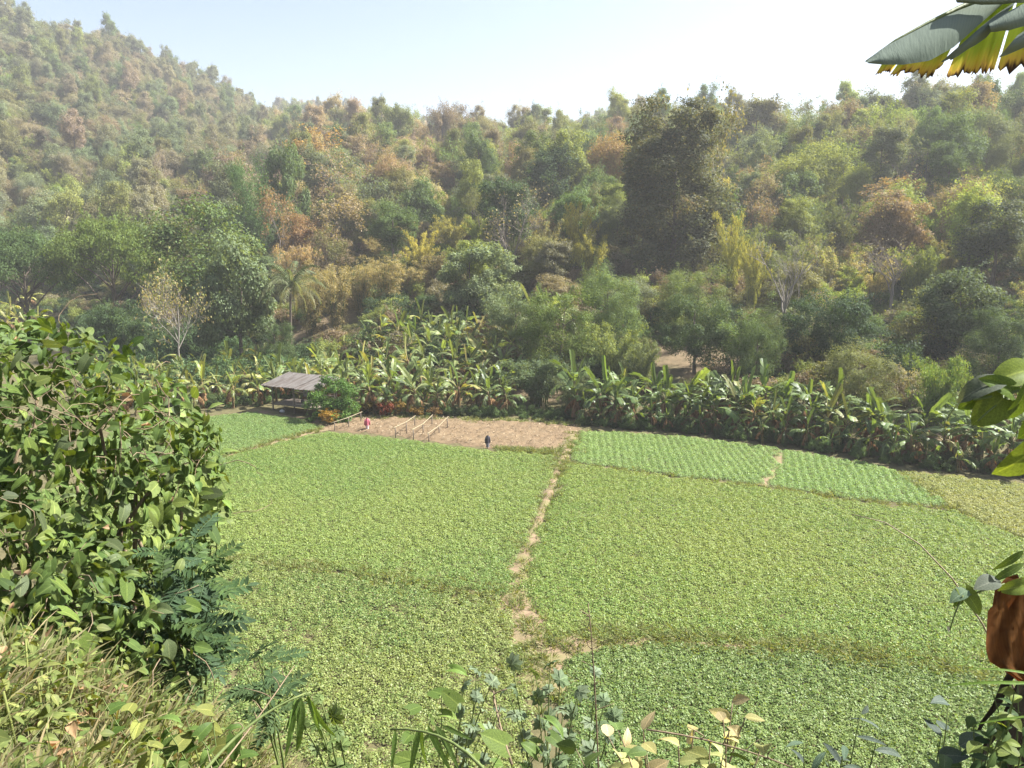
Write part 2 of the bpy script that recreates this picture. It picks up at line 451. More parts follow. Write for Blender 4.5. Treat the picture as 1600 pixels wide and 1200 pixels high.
ribbon("bund", [(390, 876), (350, 872), (310, 866)], [0.2, 0.45, 0.3], "low earth bund beside the leafy thicket", 0.07, 4)
ribbon("path", [(345, 716), (400, 700), (450, 686), (500, 671), (528, 662), (545, 655)], [0.35, 0.4, 0.45, 0.6, 1.3, 1.6], "earth track from the shed into the beans", 0.06, 5)
ribbon("path", [(1219, 704), (1216, 722), (1205, 740), (1188, 760)], [0.5, 0.55, 0.6, 0.5], "short earth track between the two bright green row plots", 0.06, 6)
ribbon("bund", [(890, 800), (940, 803), (990, 809), (1050, 819)], [0.22, 0.3, 0.3, 0.15], "thin earth line across the yellowish beans", 0.05, 7)
ribbon("bund", [(1392, 738), (1420, 752), (1450, 772), (1490, 797)], [0.3, 0.25, 0.25, 0.2], "thin earth strip at the end of the bright rows", 0.05, 8)
ribbon("path", [(395, 641), (440, 651), (490, 660), (520, 660)], [1.1, 1.3, 1.4, 1.2], "shaded trodden earth in front of the shed", 0.05, 9)

# ------------------------------------------------------------------ instanced cover (only for what nobody could count)
def scatter(name, pts, rot, scl, idx, t1, t2, protos, label, cat):
    n = len(pts)
    me = bpy.data.meshes.new(name)
    me.vertices.add(n); me.vertices.foreach_set("co", np.asarray(pts, float).ravel())
    def A(nm, ty, arr, key):
        a = me.attributes.new(nm, ty, 'POINT'); a.data.foreach_set(key, np.asarray(arr).ravel())
    A("rot", 'FLOAT_VECTOR', np.asarray(rot, float), "vector"); A("scl", 'FLOAT_VECTOR', np.asarray(scl, float), "vector")
    A("idx", 'INT', np.asarray(idx, np.int32), "value")
    one = np.ones((n, 1))
    A("tint", 'FLOAT_COLOR', np.hstack([t1, one]), "color"); A("tint2", 'FLOAT_COLOR', np.hstack([t2, one]), "color")
    coll = bpy.data.collections.new(name + "_kinds")
    for k, pm in enumerate(protos):
        coll.objects.link(bpy.data.objects.new(f"{name}_kind_{k:02d}", pm))
    g = bpy.data.node_groups.new(name, 'GeometryNodeTree')
    g.interface.new_socket("Geometry", in_out='INPUT', socket_type='NodeSocketGeometry')
    g.interface.new_socket("Geometry", in_out='OUTPUT', socket_type='NodeSocketGeometry')
    N = g.nodes; L = g.links
    gi = N.new("NodeGroupInput"); go = N.new("NodeGroupOutput")
    ip = N.new("GeometryNodeInstanceOnPoints"); ci = N.new("GeometryNodeCollectionInfo")
    ci.inputs["Collection"].default_value = coll
    ci.inputs["Separate Children"].default_value = True; ci.inputs["Reset Children"].default_value = True
    ip.inputs["Pick Instance"].default_value = True
    def na(nm, ty):
        a = N.new("GeometryNodeInputNamedAttribute"); a.data_type = ty; a.inputs[0].default_value = nm; return a.outputs[0]
    er = N.new("FunctionNodeEulerToRotation")
    L.new(na("rot", 'FLOAT_VECTOR'), er.inputs[0]); L.new(er.outputs[0], ip.inputs["Rotation"])
    L.new(na("scl", 'FLOAT_VECTOR'), ip.inputs["Scale"]); L.new(na("idx", 'INT'), ip.inputs["Instance Index"])
    L.new(gi.outputs[0], ip.inputs["Points"]); L.new(ci.outputs[0], ip.inputs["Instance"]); L.new(ip.outputs[0], go.inputs[0])
    o = link(name, me)
    o.modifiers.new("cover", 'NODES').node_group = g
    return tag(o, label, cat, kind="stuff")

# ------------------------------------------------------------------ bean crop
def bean_clump(seed, nl, size, rad, hh):
    rng = np.random.default_rng(seed)
    th = rng.random(nl) * 6.283; rr = np.sqrt(rng.random(nl)) * rad
    P = np.column_stack([rr * np.cos(th), rr * np.sin(th), hh * (1 - 0.55 * (rr / rad) ** 2) * (0.55 + 0.45 * rng.random(nl) ** 0.6)])
    N = unit(np.column_stack([np.cos(th) * 0.35, np.sin(th) * 0.35, np.ones(nl)]) + rng.normal(0, 0.32, (nl, 3)))
    T = unit(np.column_stack([np.cos(th), np.sin(th), -0.3 + 0 * th]) + rng.normal(0, 0.5, (nl, 3)))
    mb = MB(); L = size * rng.uniform(0.7, 1.25, nl)
    leaves(mb, P, N, T, L, L * 0.82, rng.random(nl), 0.12)
    return mb.mesh("bean_clump", M_CROP)
BEANS = [bean_clump(40 + k, 120, 0.054, 0.27, 0.20) for k in range(6)]
BEANS_NEAR = [bean_clump(60 + k, 92, 0.062, 0.25, 0.23) for k in range(4)]
def crop(name, poly_px, spacing, protos, c_lo, c_hi, c2, label, rows=None, seed=0, nscale=0.12, bare=0.0, size=1.0, rowgap=None, ymax=1195):
    rng = np.random.default_rng(seed)
    poly = gpoly(poly_px)
    lo = poly.min(0) - 1; hi = poly.max(0) + 1
    if rows is None:
        xs = np.arange(lo[0], hi[0], spacing); ys = np.arange(lo[1], hi[1], spacing)
        X, Y = np.meshgrid(xs, ys); P = np.stack([X.ravel(), Y.ravel()], 1)
        P += rng.uniform(-0.5, 0.5, P.shape) * spacing
    else:
        d = unit(np.array(rows)); e = np.array([d[1], -d[0]])
        c = poly.mean(0); ext = np.linalg.norm(hi - lo) / 2 + 1
        u = np.arange(-ext, ext, rowgap); v = np.arange(-ext, ext, spacing)
        U, Vv = np.meshgrid(u, v)
        P = c + U.ravel()[:, None] * e + Vv.ravel()[:, None] * d
        P += rng.normal(0, 0.05, P.shape)
    J = P + np.stack([vnoise(P[:, 0] * 1.6, P[:, 1] * 1.6) - 0.5, vnoise(P[:, 0] * 1.6 + 90, P[:, 1] * 1.6) - 0.5], 1) * 0.45
    keep = in_poly(J, poly)
    pr = [proj((p[0], p[1], 0.3)) for p in P]
    keep &= np.array([(-60 < q[0] < 1700) and q[1] < ymax + 60 for q in pr])
    P = P[keep]
    n = len(P)
    z = H(P[:, 0], P[:, 1])
    ok = z < 0.3
    if bare:
        ok &= fbm(P[:, 0] * 0.5 + seed, P[:, 1] * 0.5) > bare * rng.random(n)
    P = P[ok]; z = z[ok]; n = len(P)
    nz = fbm(P[:, 0] * nscale + seed * 3, P[:, 1] * nscale, 4)[:, None] + rng.normal(0, 0.09, (n, 1)) + (vnoise(P[:, 0] * 0.9, P[:, 1] * 0.9)[:, None] - 0.5) * 0.2
    f = np.clip((nz - 0.28) / 0.5, 0, 1)
    t1 = (np.array(c_lo) * (1 - f) + np.array(c_hi) * f) * np.array([0.97, 1.0, 1.0])
    t2 = np.array(c2)[None] * np.array([0.88, 0.95, 0.95]) * (0.8 + 0.25 * rng.random((n, 1)))
    s = size * rng.uniform(0.92, 1.1, n) * (0.92 + 0.16 * vnoise(P[:, 0] * 0.4, P[:, 1] * 0.4))
    scatter(name, np.column_stack([P, np.maximum(z, 0)]), np.column_stack([rng.normal(0, 0.08, n), rng.normal(0, 0.08, n), rng.random(n) * 6.28]),
            np.column_stack([s, s, s * rng.uniform(0.9, 1.1, n)]), rng.integers(0, len(protos), n), t1, t2, protos, label, "bean crop")
G1, G2, GY = (0.080, 0.125, 0.030), (0.130, 0.150, 0.036), (0.24, 0.22, 0.06)
crop("bean_crop", [(335, 652), (395, 647), (430, 652), (470, 657), (502, 669), (450, 684), (355, 712), (200, 740), (120, 720), (200, 660)], 0.27, BEANS, (0.085, 0.135, 0.045), (0.115, 0.155, 0.05), (0.15, 0.18, 0.07), "pale green bean plot between the shed and the leafy thicket", seed=1)
crop("bean_crop", [(356, 717), (455, 689), (512, 677), (640, 691), (780, 709), (864, 712), (857, 745), (842, 782), (827, 820), (813, 850), (800, 890), (792, 932), (660, 916), (340, 870), (60, 830), (60, 770)], 0.27, BEANS, (0.085, 0.135, 0.036), (0.12, 0.155, 0.042), (0.165, 0.185, 0.065), "wide light green bean plot from the bare soil down to the low bund", seed=2)
crop("bean_crop", [(60, 840), (340, 875), (660, 919), (788, 938), (798, 985), (812, 1020), (822, 1060), (836, 1200), (836, 1300), (60, 1300)], 0.245, BEANS_NEAR, (0.075, 0.118, 0.032), (0.115, 0.14, 0.042), (0.17, 0.175, 0.065), "patchy green bean plot nearest the leafy thicket with bare spots", seed=3, bare=0.45, nscale=0.25, size=0.9)
crop("bean_crop", [(890, 726), (1050, 749), (1190, 764), (1350, 789), (1490, 802), (1600, 850), (1740, 890), (1760, 1090), (1540, 1058), (1300, 1024), (1080, 1006), (862, 1001), (842, 965), (816, 922), (824, 885), (846, 832), (866, 785), (882, 745)], 0.27, BEANS, (0.088, 0.138, 0.032), (0.125, 0.158, 0.04), (0.17, 0.185, 0.06), "wide yellowish green bean plot beyond the grassy bund", seed=4, nscale=0.10)
crop("bean_crop", [(908, 677), (990, 679), (1080, 686), (1215, 702), (1210, 730), (1186, 758), (1050, 744), (893, 722)], 0.22, BEANS, (0.105, 0.158, 0.05), (0.125, 0.178, 0.06), (0.165, 0.205, 0.08), "bright green row-planted bean plot touching the footpath", rows=(0.10, 1.0), rowgap=0.41, seed=5, size=1.0)
crop("bean_crop", [(1224, 705), (1320, 719), (1392, 735), (1440, 766), (1488, 794), (1350, 783), (1198, 759), (1214, 738)], 0.22, BEANS, (0.10, 0.158, 0.048), (0.12, 0.178, 0.058), (0.16, 0.205, 0.078), "bright green row-planted bean plot tapering to a point", rows=(0.32, 1.0), rowgap=0.43, seed=6, size=1.0)
crop("bean_crop", [(1398, 740), (1500, 748), (1600, 760), (1770, 790), (1770, 895), (1610, 848), (1494, 798), (1445, 768)], 0.27, BEANS, (0.11, 0.135, 0.042), (0.15, 0.155, 0.05), (0.20, 0.19, 0.075), "yellowing bean strip under the dark banana row", seed=7)
crop("bean_crop", [(884, 1050), (896, 1030), (940, 1019), (1060, 1014), (1300, 1028), (1540, 1062), (1760, 1112), (1760, 1320), (880, 1320)], 0.225, BEANS_NEAR, (0.070, 0.110, 0.032), (0.098, 0.135, 0.04), (0.14, 0.16, 0.058), "dark green dense bean plot in front of the grassy bund", seed=8, size=0.95)

# low grass and weeds along the paths
def tuft_mesh(seed, n=26, h=0.3, r=0.12):
    rng = np.random.default_rng(seed); mb = MB()
    th = rng.random(n) * 6.283; b = np.column_stack([np.cos(th), np.sin(th), 0 * th]) * (rng.random(n) * r)[:, None]
    d = np.column_stack([np.cos(th) * 0.5, np.sin(th) * 0.5, np.ones(n)]) + rng.normal(0, 0.25, (n, 3)); d = unit(d)
    L = h * rng.uniform(0.5, 1.2, n)
    sd_ = unit(np.cross(d, rng.normal(0, 1, (n, 3)))); w = 0.012
    m_ = b + d * L[:, None] * 0.6; tp = b + d * L[:, None] + np.column_stack([np.cos(th), np.sin(th), -0.6 + 0 * th]) * (L * 0.28)[:, None]
    V = np.stack([b - sd_ * w, b + sd_ * w, m_ + sd_ * w, m_ - sd_ * w, tp], 1).reshape(-1, 3); i = np.arange(n)[:, None] * 5
    mb.add(V, i + np.array([[0, 1, 2, 3]]), 0, rng.random(n))
    mb.F.append((i + np.array([[3, 2, 4]]))); mb.M.append(np.zeros(n, int)); mb.A.append(rng.random(n))
    return mb.mesh("grass_tuft", M_GRASS)
TUFTS = [tuft_mesh(70 + k) for k in range(3)]
def grass_line():
    rng = np.random.default_rng(12); P = []
    def along(pix, n, w):
        G = np.array([at(*p)[:2] for p in pix])
        seg = np.linalg.norm(np.diff(G, axis=0), axis=1); s = np.concatenate([[0], np.cumsum(seg)])
        t = rng.random(n) * s[-1]
        c = np.stack([np.interp(t, s, G[:, 0]), np.interp(t, s, G[:, 1])], 1) + rng.normal(0, w, (n, 2)); P.append(c)
    along(PATH_PIX[1:11], 230, 0.45); along(PATH_PIX[10:], 90, 0.6); along(PATH_PIX[:4], 60, 0.35)
    along([(838, 1008), (900, 1000), (980, 999), (1080, 1004), (1180, 1012), (1300, 1020), (1540, 1056)], 700, 0.42)
    along([(802, 936), (700, 920), (560, 900), (340, 873)], 260, 0.4)
    along([(345, 716), (400, 700), (450, 686), (500, 671)], 90, 0.3)
    along([(560, 654), (700, 656), (850, 660), (905, 668)], 160, 0.5)
    along([(880, 725), (1050, 747), (1190, 762), (1350, 786), (1490, 799), (1600, 845)], 160, 0.3)
    along([(1398, 739), (1450, 770), (1490, 796)], 60, 0.2)
    along([(780, 703), (868, 709)], 120, 0.3)
    P = np.concatenate(P); n = len(P); f = rng.random((n, 1))
    t1 = np.array([0.10, 0.145, 0.04]) * (1 - f) + np.array([0.16, 0.18, 0.065]) * f
    t2 = np.tile(np.array([[0.20, 0.20, 0.09]]), (n, 1)); s = rng.uniform(0.6, 1.25, n)
    scatter("path_grass", np.column_stack([P, np.zeros(n)]), np.column_stack([np.zeros((n, 2)), rng.random(n) * 6.28]), np.column_stack([s, s, s]), rng.integers(0, 3, n), t1, t2, TUFTS, "short wild grass along the paths and bunds", "grass")
grass_line()

# straw and clods lying on the bare plot
def litter():
    rng = np.random.default_rng(5); mb = MB()
    lo = PLOT.min(0); hi = PLOT.max(0)
    P = rng.uniform(lo, hi, (6000, 2)); P = P[in_poly(P, PLOT)]
    n = len(P)
    N = unit(np.array([0, 0, 1.0]) + rng.normal(0, 0.35, (n, 3))); T = rng.normal(0, 1, (n, 3)); L = rng.uniform(0.05, 0.16, n)
    leaves(mb, np.column_stack([P, np.full(n, 0.17)]), N, T, L, L * rng.uniform(0.2, 0.7, n), rng.random(n))
    m = leaf_material("straw", 0.1, 0, 0.8, own=((0.20, 0.15, 0.10), (0.38, 0.32, 0.23)), gain=1)
    tag(link("straw_litter", mb.mesh("straw_litter", m)), "straw and dry leaf litter strewn on the bare plot", "litter", kind="stuff")
litter()

# ------------------------------------------------------------------ tree kinds (built once, copied below)
class Kind:
    pass
def kind(name, wood, crown, Ht, Wd, bark=None):
    k = Kind(); k.name = name; k.H = Ht; k.W = Wd
    k.wood = wood.mesh(name + "_wood", bark or M_BARK, True) if wood.n else None
    k.crown = crown.mesh(name + "_crown", M_FOL) if crown.n else None
    k.parts = (wood, crown, bark or M_BARK)
    return k
def joined(k):
    return join_mb([(k.parts[0], 0), (k.parts[1], 1)]).mesh(k.name + "_all", [k.parts[2], M_FOL])
def limb(mb, p, q, r0, r1, rng, n=5, sag=0.0, sides=5, wob=0.05):
    p = np.asarray(p, float); q = np.asarray(q, float); t = np.linspace(0, 1, n)[:, None]
    L = np.linalg.norm(q - p)
    P = p * (1 - t) + q * t + np.array([0, 0, 1]) * (np.sin(t * np.pi) * sag * L)
    P[1:-1] += rng.normal(0, wob * L / n, (n - 2, 3))
    tube(mb, P, np.linspace(r0, r1, n), sides, cap=False)
    return P
def clump_leaves(mb, c, R, n, size, rng, asp=0.6, droop=0.35, flat=0.75, shell=0.45, base=0.5, spread=0.22):
    d = unit(rng.normal(0, 1, (n, 3))); u = rng.random(n) ** shell
    P = c + d * (R * u)[:, None] * np.array([1, 1, flat])
    N = unit(d * 0.65 + np.array([0, 0, 0.5]) + rng.normal(0, 0.45, (n, 3)))
    T = unit(d * 0.6 + rng.normal(0, 0.6, (n, 3)) + np.array([0, 0, -droop]))
    L = size * rng.uniform(0.65, 1.35, n)
    leaves(mb, P, N, T, L, L * asp, np.clip(base + rng.normal(0, spread, n), 0, 1))
def envelope(shape, rng, nc, Ht, Wd, z0):
    C = []
    while len(C) < nc:
        x, y, z = rng.uniform(-1, 1, 3)
        rr = x * x + y * y
        if shape == "round":
            ok = 0.16 < rr + z * z < 1
        elif shape == "tall":
            ok = rr < (1 - abs(z) ** 2.2) * (0.55 + 0.45 * rng.random()) and rr + z * z > 0.1
        elif shape == "umbrella":
            z = 0.15 + 0.85 * (1 - rr * 0.75) + rng.normal(0, 0.10) - (0.3 if rng.random() < 0.25 else 0)
            ok = rr < 1
        elif shape == "column":
            ok = 0.12 < rr < 0.85 * (1 - max(0, z - 0.2) ** 1.5 * 0.9) + 0.05 or (z > 0.75 and rr < 0.35)
        elif shape == "dome":
            ok = rr + max(0, z) ** 2 < 1 and rr + z * z > 0.2
        else:
            ok = rr + z * z < 1
        if ok: C.append((x, y, z))
    C = np.array(C)
    lump = unit(rng.normal(0, 1, (7, 3))); am = rng.uniform(-0.38, 0.30, 7)
    if shape in ("round", "tall", "dome"):
        g_ = 1 + (np.clip(unit(C) @ lump.T, 0, 1) ** 3 @ am); C = C * np.clip(g_, 0.55, 1.3)[:, None]
    zc = (z0 + 1) / 2 * Ht; zh = (1 - z0) / 2 * Ht
    if shape == "umbrella": return np.column_stack([C[:, 0] * Wd / 2 * 0.9, C[:, 1] * Wd / 2 * 0.9, z0 * Ht + np.clip(C[:, 2], 0, 1.1) * (1 - z0) * Ht])
    return np.column_stack([C[:, 0] * Wd / 2 * 0.86, C[:, 1] * Wd / 2 * 0.86, zc + C[:, 2] * zh * 0.9])
def broad(name, seed, Ht, Wd, z0, nc, shape, cr, per, lsize, asp=0.6, r0=0.3, droop=0.3, flat=0.75, shell=0.45, nlimb=10, extra=0, bark=None, lean=0.03):
    rng = np.random.default_rng(seed)
    wood = MB(); crown = MB()
    C = envelope(shape, rng, nc, Ht, Wd, z0)
    top = Ht * (z0 + (1 - z0) * 0.7); n = 7; t = np.linspace(0, 1, n)
    trunk = np.column_stack([np.cumsum(rng.normal(0, lean * Wd * 0.25, n)), np.cumsum(rng.normal(0, lean * Wd * 0.25, n)), t * top]); trunk[0] = (0, 0, -0.6)
    tube(wood, trunk, r0 * (1 - 0.8 * t) * np.where(t < 0.05, 1.4, 1), 7, cap=False)
    for k in rng.permutation(nc)[:nlimb]:
        c = C[k]
        zi = np.clip(c[2] - (0.25 + 0.5 * rng.random()) * np.hypot(c[0], c[1]), 0.25 * top, top * 0.98)
        b = np.array([np.interp(zi, trunk[:, 2], trunk[:, 0]), np.interp(zi, trunk[:, 2], trunk[:, 1]), zi])
        limb(wood, b, c, r0 * 0.38 * (1 - zi / top * 0.5), r0 * 0.07, rng, 5, 0.06)
    for c in C:
        R = cr * rng.uniform(0.5, 1.25)
        for q in range(2):                               # stray sprigs break the outline
            dd = unit(rng.normal(0, 1, 3) + np.array([0, 0, 0.35])); m_ = max(10, int(per * 0.06)); tt = rng.random(m_)
            sp_ = c + dd * (R * (0.75 + 0.75 * tt))[:, None] + rng.normal(0, 0.10 * cr, (m_, 3))
            leaves(crown, sp_, unit(dd + rng.normal(0, 0.5, (m_, 3))), rng.normal(0, 1, (m_, 3)), lsize, lsize * asp, rng.random(m_) * 0.8)
        clump_leaves(crown, c, R, int(per * rng.uniform(0.7, 1.3)), lsize, rng, asp, droop, flat, shell, base=0.45 + rng.normal(0, 0.10))
    if extra:
        rr = envelope("ball", rng, extra, Ht, Wd * 1.06, z0)
        clump = unit(rng.normal(0, 1, (extra, 3)))
        leaves(crown, rr, unit(clump + np.array([0, 0, 0.5])), rng.normal(0, 1, (extra, 3)), lsize, lsize * asp, rng.random(extra) * 0.7)
    return kind(name, wood, crown, Ht, Wd, bark)
def branchy(name, seed, Ht, Wd, levels=4, leaf_n=0, lsize=0.25, bark=None, r0=0.16, up=0.35, split=(3, 5), droop=0.4, stemfrac=0.45, multi=1):
    rng = np.random.default_rng(seed); wood = MB(); crown = MB(); tips = []
    def grow(p, d, L, r, lev):
        n = 5 if lev < 2 else 4
        P = [p]; dd = d.copy()
        for i in range(n - 1):
            dd = unit(dd + rng.normal(0, 0.14, 3) + np.array([0, 0, up * 0.18])); P.append(P[-1] + dd * L / (n - 1))
        P = np.array(P); tube(wood, P, np.linspace(r, r * 0.42, n), 6 if lev == 0 else (4 if lev < 3 else 3), cap=False)
        if lev >= levels:
            tips.append(P[-1]); tips.append(P[-2]); return
        m = rng.integers(split[0], split[1] + 1) + (2 if lev == 0 else 0)
        for i in range(m):
            t = rng.uniform(stemfrac if lev == 0 else 0.3, 1.0); k = t * (n - 1); j = min(int(k), n - 2); q = P[j] + (P[j + 1] - P[j]) * (k - j)
            ax = unit(P[-1] - P[0]); perp = unit(np.cross(ax, rng.normal(0, 1, 3)))
            ang = rng.uniform(0.45, 1.0); nd = unit(ax * math.cos(ang) + perp * math.sin(ang) + np.array([0, 0, up * 0.3]))
            grow(q, nd, L * rng.uniform(0.48, 0.70), max(r * 0.48 * (1.1 - 0.4 * t), 0.008), lev + 1)
    for m in range(multi):
        grow(np.array([rng.normal(0, 0.15) * (multi > 1), rng.normal(0, 0.15) * (multi > 1), -0.4]), unit(np.array([rng.normal(0, 0.12 + 0.2 * (multi > 1)), rng.normal(0, 0.12 + 0.2 * (multi > 1)), 1])), Ht * 0.62, r0, 0)
    V = np.concatenate(wood.V); zt = V[:, 2].max(); wt = 2 * np.percentile(np.abs(V[:, :2]), 97)
    sx, sz = Wd / wt, Ht / zt
    wood.V = [v * np.array([sx, sx, sz]) for v in wood.V]
    if leaf_n:
        tp = np.array(tips) * np.array([sx, sx, sz])
        idx = rng.integers(0, len(tp), leaf_n)
        P = tp[idx] + rng.normal(0, 0.3, (leaf_n, 3)); L = lsize * rng.uniform(0.6, 1.4, leaf_n)
        leaves(crown, P, unit(rng.normal(0, 1, (leaf_n, 3)) + np.array([0, 0, 0.7])), rng.normal(0, 1, (leaf_n, 3)) - np.array([0, 0, droop]), L, L * 0.6, rng.random(leaf_n))
    return kind(name, wood, crown, Ht, Wd, bark)
def bamboo(name, seed, Ht, Wd, ncl=26, per=380, lsize=0.27, arch=0.35, start=0.25, pw=2.2, spread=0.5, bark=None):
    rng = np.random.default_rng(seed); wood = MB(); crown = MB()
    for c in range(ncl):
        th = rng.random() * 6.283; out = np.array([math.cos(th), math.sin(th), 0]); reach = Wd / 2 * rng.uniform(0.25, 1.0); h = Ht * rng.uniform(0.62, 1.0)
        b = out * rng.random() * Wd * 0.12 + rng.normal(0, 0.1, 3) * np.array([1, 1, 0])
        t = np.linspace(0, 1, 9)[:, None]
        P = b + out * (reach * t ** pw) + np.array([0, 0, 1]) * h * (t - arch * np.clip(t - 0.45, 0, 1) ** 2 * 1.6) + rng.normal(0, 0.05, 3) * t
        P[0, 2] -= 0.3
        tube(wood, P, np.linspace(0.05, 0.012, 9), 4, cap=False)
        n = per; u = start + (1 - start) * rng.random(n) ** 0.8
        B = np.stack([np.interp(u, t[:, 0], P[:, k]) for k in range(3)], 1)
        tuft = rng.integers(0, 16, n); off = unit(rng.normal(0, 1, (16, 3))) * np.array([1, 1, 0.55])
        u2 = start + (1 - start) * (rng.random(16)); TB = np.stack([np.interp(u2, t[:, 0], P[:, k]) for k in range(3)], 1)
        w = spread * (1.15 - 0.75 * u2[tuft])
        Pp = TB[tuft] + off[tuft] * (w * (0.3 + 0.8 * rng.random(n)))[:, None] * 1.5 + rng.normal(0, 0.16, (n, 3))
        Pp[:, 2] -= 0.1 * rng.random(n)
        T = unit(off[tuft] * 0.6 + rng.normal(0, 0.45, (n, 3)) + np.array([0, 0, -0.75])); N = unit(rng.normal(0, 0.6, (n, 3)) + np.array([0, 0, 0.6]) + off[tuft] * 0.4)
        L = lsize * rng.uniform(0.7, 1.4, n)
        leaves(crown, Pp, N, T, L, L * 0.30, np.clip(0.25 + 0.5 * u2[tuft] + rng.normal(0, 0.2, n), 0, 1))
    return kind(name, wood, crown, Ht, Wd, bark or M_STEM)

K = {}
K["round"] = [broad("round_tree", 100 + i, 12, 9, 0.28, 36, "round", 1.75, 560, 0.235, r0=0.28, nlimb=12) for i in range(3)]
K["tall"] = [broad("tall_tree", 110 + i, 16, 8, 0.30, 34, "tall", 1.6, 500, 0.26, r0=0.26, nlimb=14, shell=0.6) for i in range(3)]
K["leafy"] = [broad("leafy_tree", 120 + i, 11, 9.5, 0.16, 52, "dome", 1.5, 560, 0.28, 0.62, r0=0.24, nlimb=8, shell=0.3, droop=0.7) for i in range(2)]
K["fine"] = [broad("fine_tree", 130 + i, 10, 9, 0.12, 48, "dome", 1.4, 600, 0.175, 0.42, r0=0.22, nlimb=12, shell=0.5, droop=0.5) for i in range(2)]
K["mango"] = [broad("mango_tree", 140 + i, 8.5, 9.5, 0.22, 50, "dome", 1.35, 520, 0.23, 0.4, r0=0.22, nlimb=10, shell=0.3, droop=0.9) for i in range(2)]
K["vine"] = [broad("vine_tree", 150 + i, 24, 13, 0.04, 130, "column", 1.85, 480, 0.27, 0.7, r0=0.36, nlimb=18, shell=0.4, droop=0.8, extra=1500) for i in range(1)]
K["umbrella"] = [broad("umbrella_tree", 160 + i, 12, 22, 0.55, 150, "umbrella", 1.9, 260, 0.30, 0.5, r0=0.42, nlimb=26, flat=0.5, shell=0.5, lean=0.02) for i in range(1)]
K["bamboo"] = [bamboo("green_bamboo", 170 + i, 10, 7.5) for i in range(3)]
K["drybamboo"] = [bamboo("dry_bamboo", 180 + i, 10, 4.6, 24, 460, 0.22, 0.18, 0.05, 1.5, 0.62) for i in range(2)]
K["weep"] = [bamboo("weeping_bamboo", 186 + i, 8, 9, 32, 400, 0.24, 0.85, 0.15, 1.5, 0.6) for i in range(2)]
K["bare"] = [branchy("bare_tree", 190 + i, 11, 8, 4, 0, bark=M_PALEBARK, r0=0.24) for i in range(2)]
K["barefine"] = [branchy("twiggy_tree", 194 + i, 12, 9, 4, 420, 0.22, bark=M_GREYBARK, split=(4, 5), r0=0.24) for i in range(2)]
K["dry"] = [branchy("thin_tree", 200 + i, 12, 8, 4, 2600, 0.27, bark=M_GREYBARK, split=(3, 4)) for i in range(3)]
K["sapling"] = [branchy("sapling_tree", 206, 8, 7.5, 4, 1700, 0.19, bark=M_PALEBARK, r0=0.09, split=(4, 5))]
K["shrub"] = [broad("shrub", 210 + i, 3.2, 4.2, 0.05, 22, "dome", 0.75, 170, 0.20, 0.5, r0=0.06, nlimb=8) for i in range(3)]
K["bush"] = [broad("round_bush", 216, 3.0, 3.6, 0.02, 46, "dome", 0.48, 190, 0.13, 0.55, r0=0.06, nlimb=8, shell=0.35)]
K["herb"] = [broad("garden_shrub", 218 + i, 1.2, 1.1, 0.1, 14, "round", 0.24, 50, 0.13, 0.4, r0=0.02, nlimb=6) for i in range(2)]

# colours of leaves (real leaf albedo)
C_ = dict(green=(0.062, 0.095, 0.030), dark=(0.032, 0.055, 0.022), grey=(0.085, 0.105, 0.060), olive=(0.095, 0.098, 0.036), lime=(0.125, 0.150, 0.040),
          yellow=(0.22, 0.20, 0.05), brown=(0.125, 0.097, 0.062), rust=(0.165, 0.108, 0.050), tan=(0.20, 0.16, 0.095), pink=(0.145, 0.112, 0.085), dust=(0.125, 0.115, 0.075), bright=(0.07, 0.14, 0.03), straw=(0.20, 0.17, 0.085))
WORD = dict(green="green", dark="dark green", grey="grey-green", olive="olive", lime="light green", yellow="yellow", brown="brown", rust="rust-orange", tan="tan", pink="pinkish brown", dust="dusty grey-brown", bright="bright green", straw="straw-coloured")

LAND = []                                         # (px, py, phrase) for saying where a thing stands
TREES = []                                        # every tree: dict
def tree(px, top, wpx, d, kd, c, c2=None, label=None, name=None, cat="tree", short=None, vi=0, hmin=None, key=True, zoff=0.0):
    r = ray(px, top); s = d / math.hypot(r[0], r[1]); x, y = r[0] * s, r[1] * s
    g = Hf(x, y) + zoff; ztop = CAM_H + r[2] * s
    h = ztop - g
    if hmin: h = max(h, hmin)
    dd = y * CP - (g + h / 2 - CAM_H) * SP
    w = wpx * dd / FPX
    TREES.append(dict(x=x, y=y, g=g, h=max(h, 0.5), w=w, kd=kd, vi=vi, c=C_[c] if isinstance(c, str) else c, cn=c if isinstance(c, str) else "green", c2=C_[c2] if isinstance(c2, str) else (c2 or C_[c]), label=label, name=name, cat=cat, key=key, rz=random.Random(int(px * 7 + top)).random() * 6.28))
    pb = proj((x, y, g + h * 0.55))
    if short: LAND.append((pb[0], pb[1], short))
    return x, y, g, h
T = tree
# the trees one can pick out, from the photograph
T(365, 362, 140, 84, "leafy", (0.085, 0.115, 0.055), (0.13, 0.155, 0.085), "large rounded grey-green tree between the palm and the pale leafless sapling", "broadleaf_tree", short="the big rounded grey-green tree", vi=0)
T(322, 322, 190, 100, "round", "green", "olive", "broad dark tree rising behind the large rounded grey-green tree", "broadleaf_tree", short=None, vi=1)
T(170, 357, 200, 112, "umbrella", (0.072, 0.105, 0.024), (0.10, 0.125, 0.03), "wide flat-topped spreading rain tree with forked trunk", "spreading_tree", short="the flat-topped spreading tree")
T(30, 374, 190, 118, "umbrella", (0.045, 0.075, 0.025), (0.06, 0.09, 0.03), "darker flat-topped spreading tree at the picture's edge beside the lighter one", "spreading_tree", vi=0)
T(268, 405, 105, 78, "sapling", "straw", "lime", "pale leafless sapling with thin white branches beside the rounded tree", "leafless_tree", short="the pale leafless sapling")
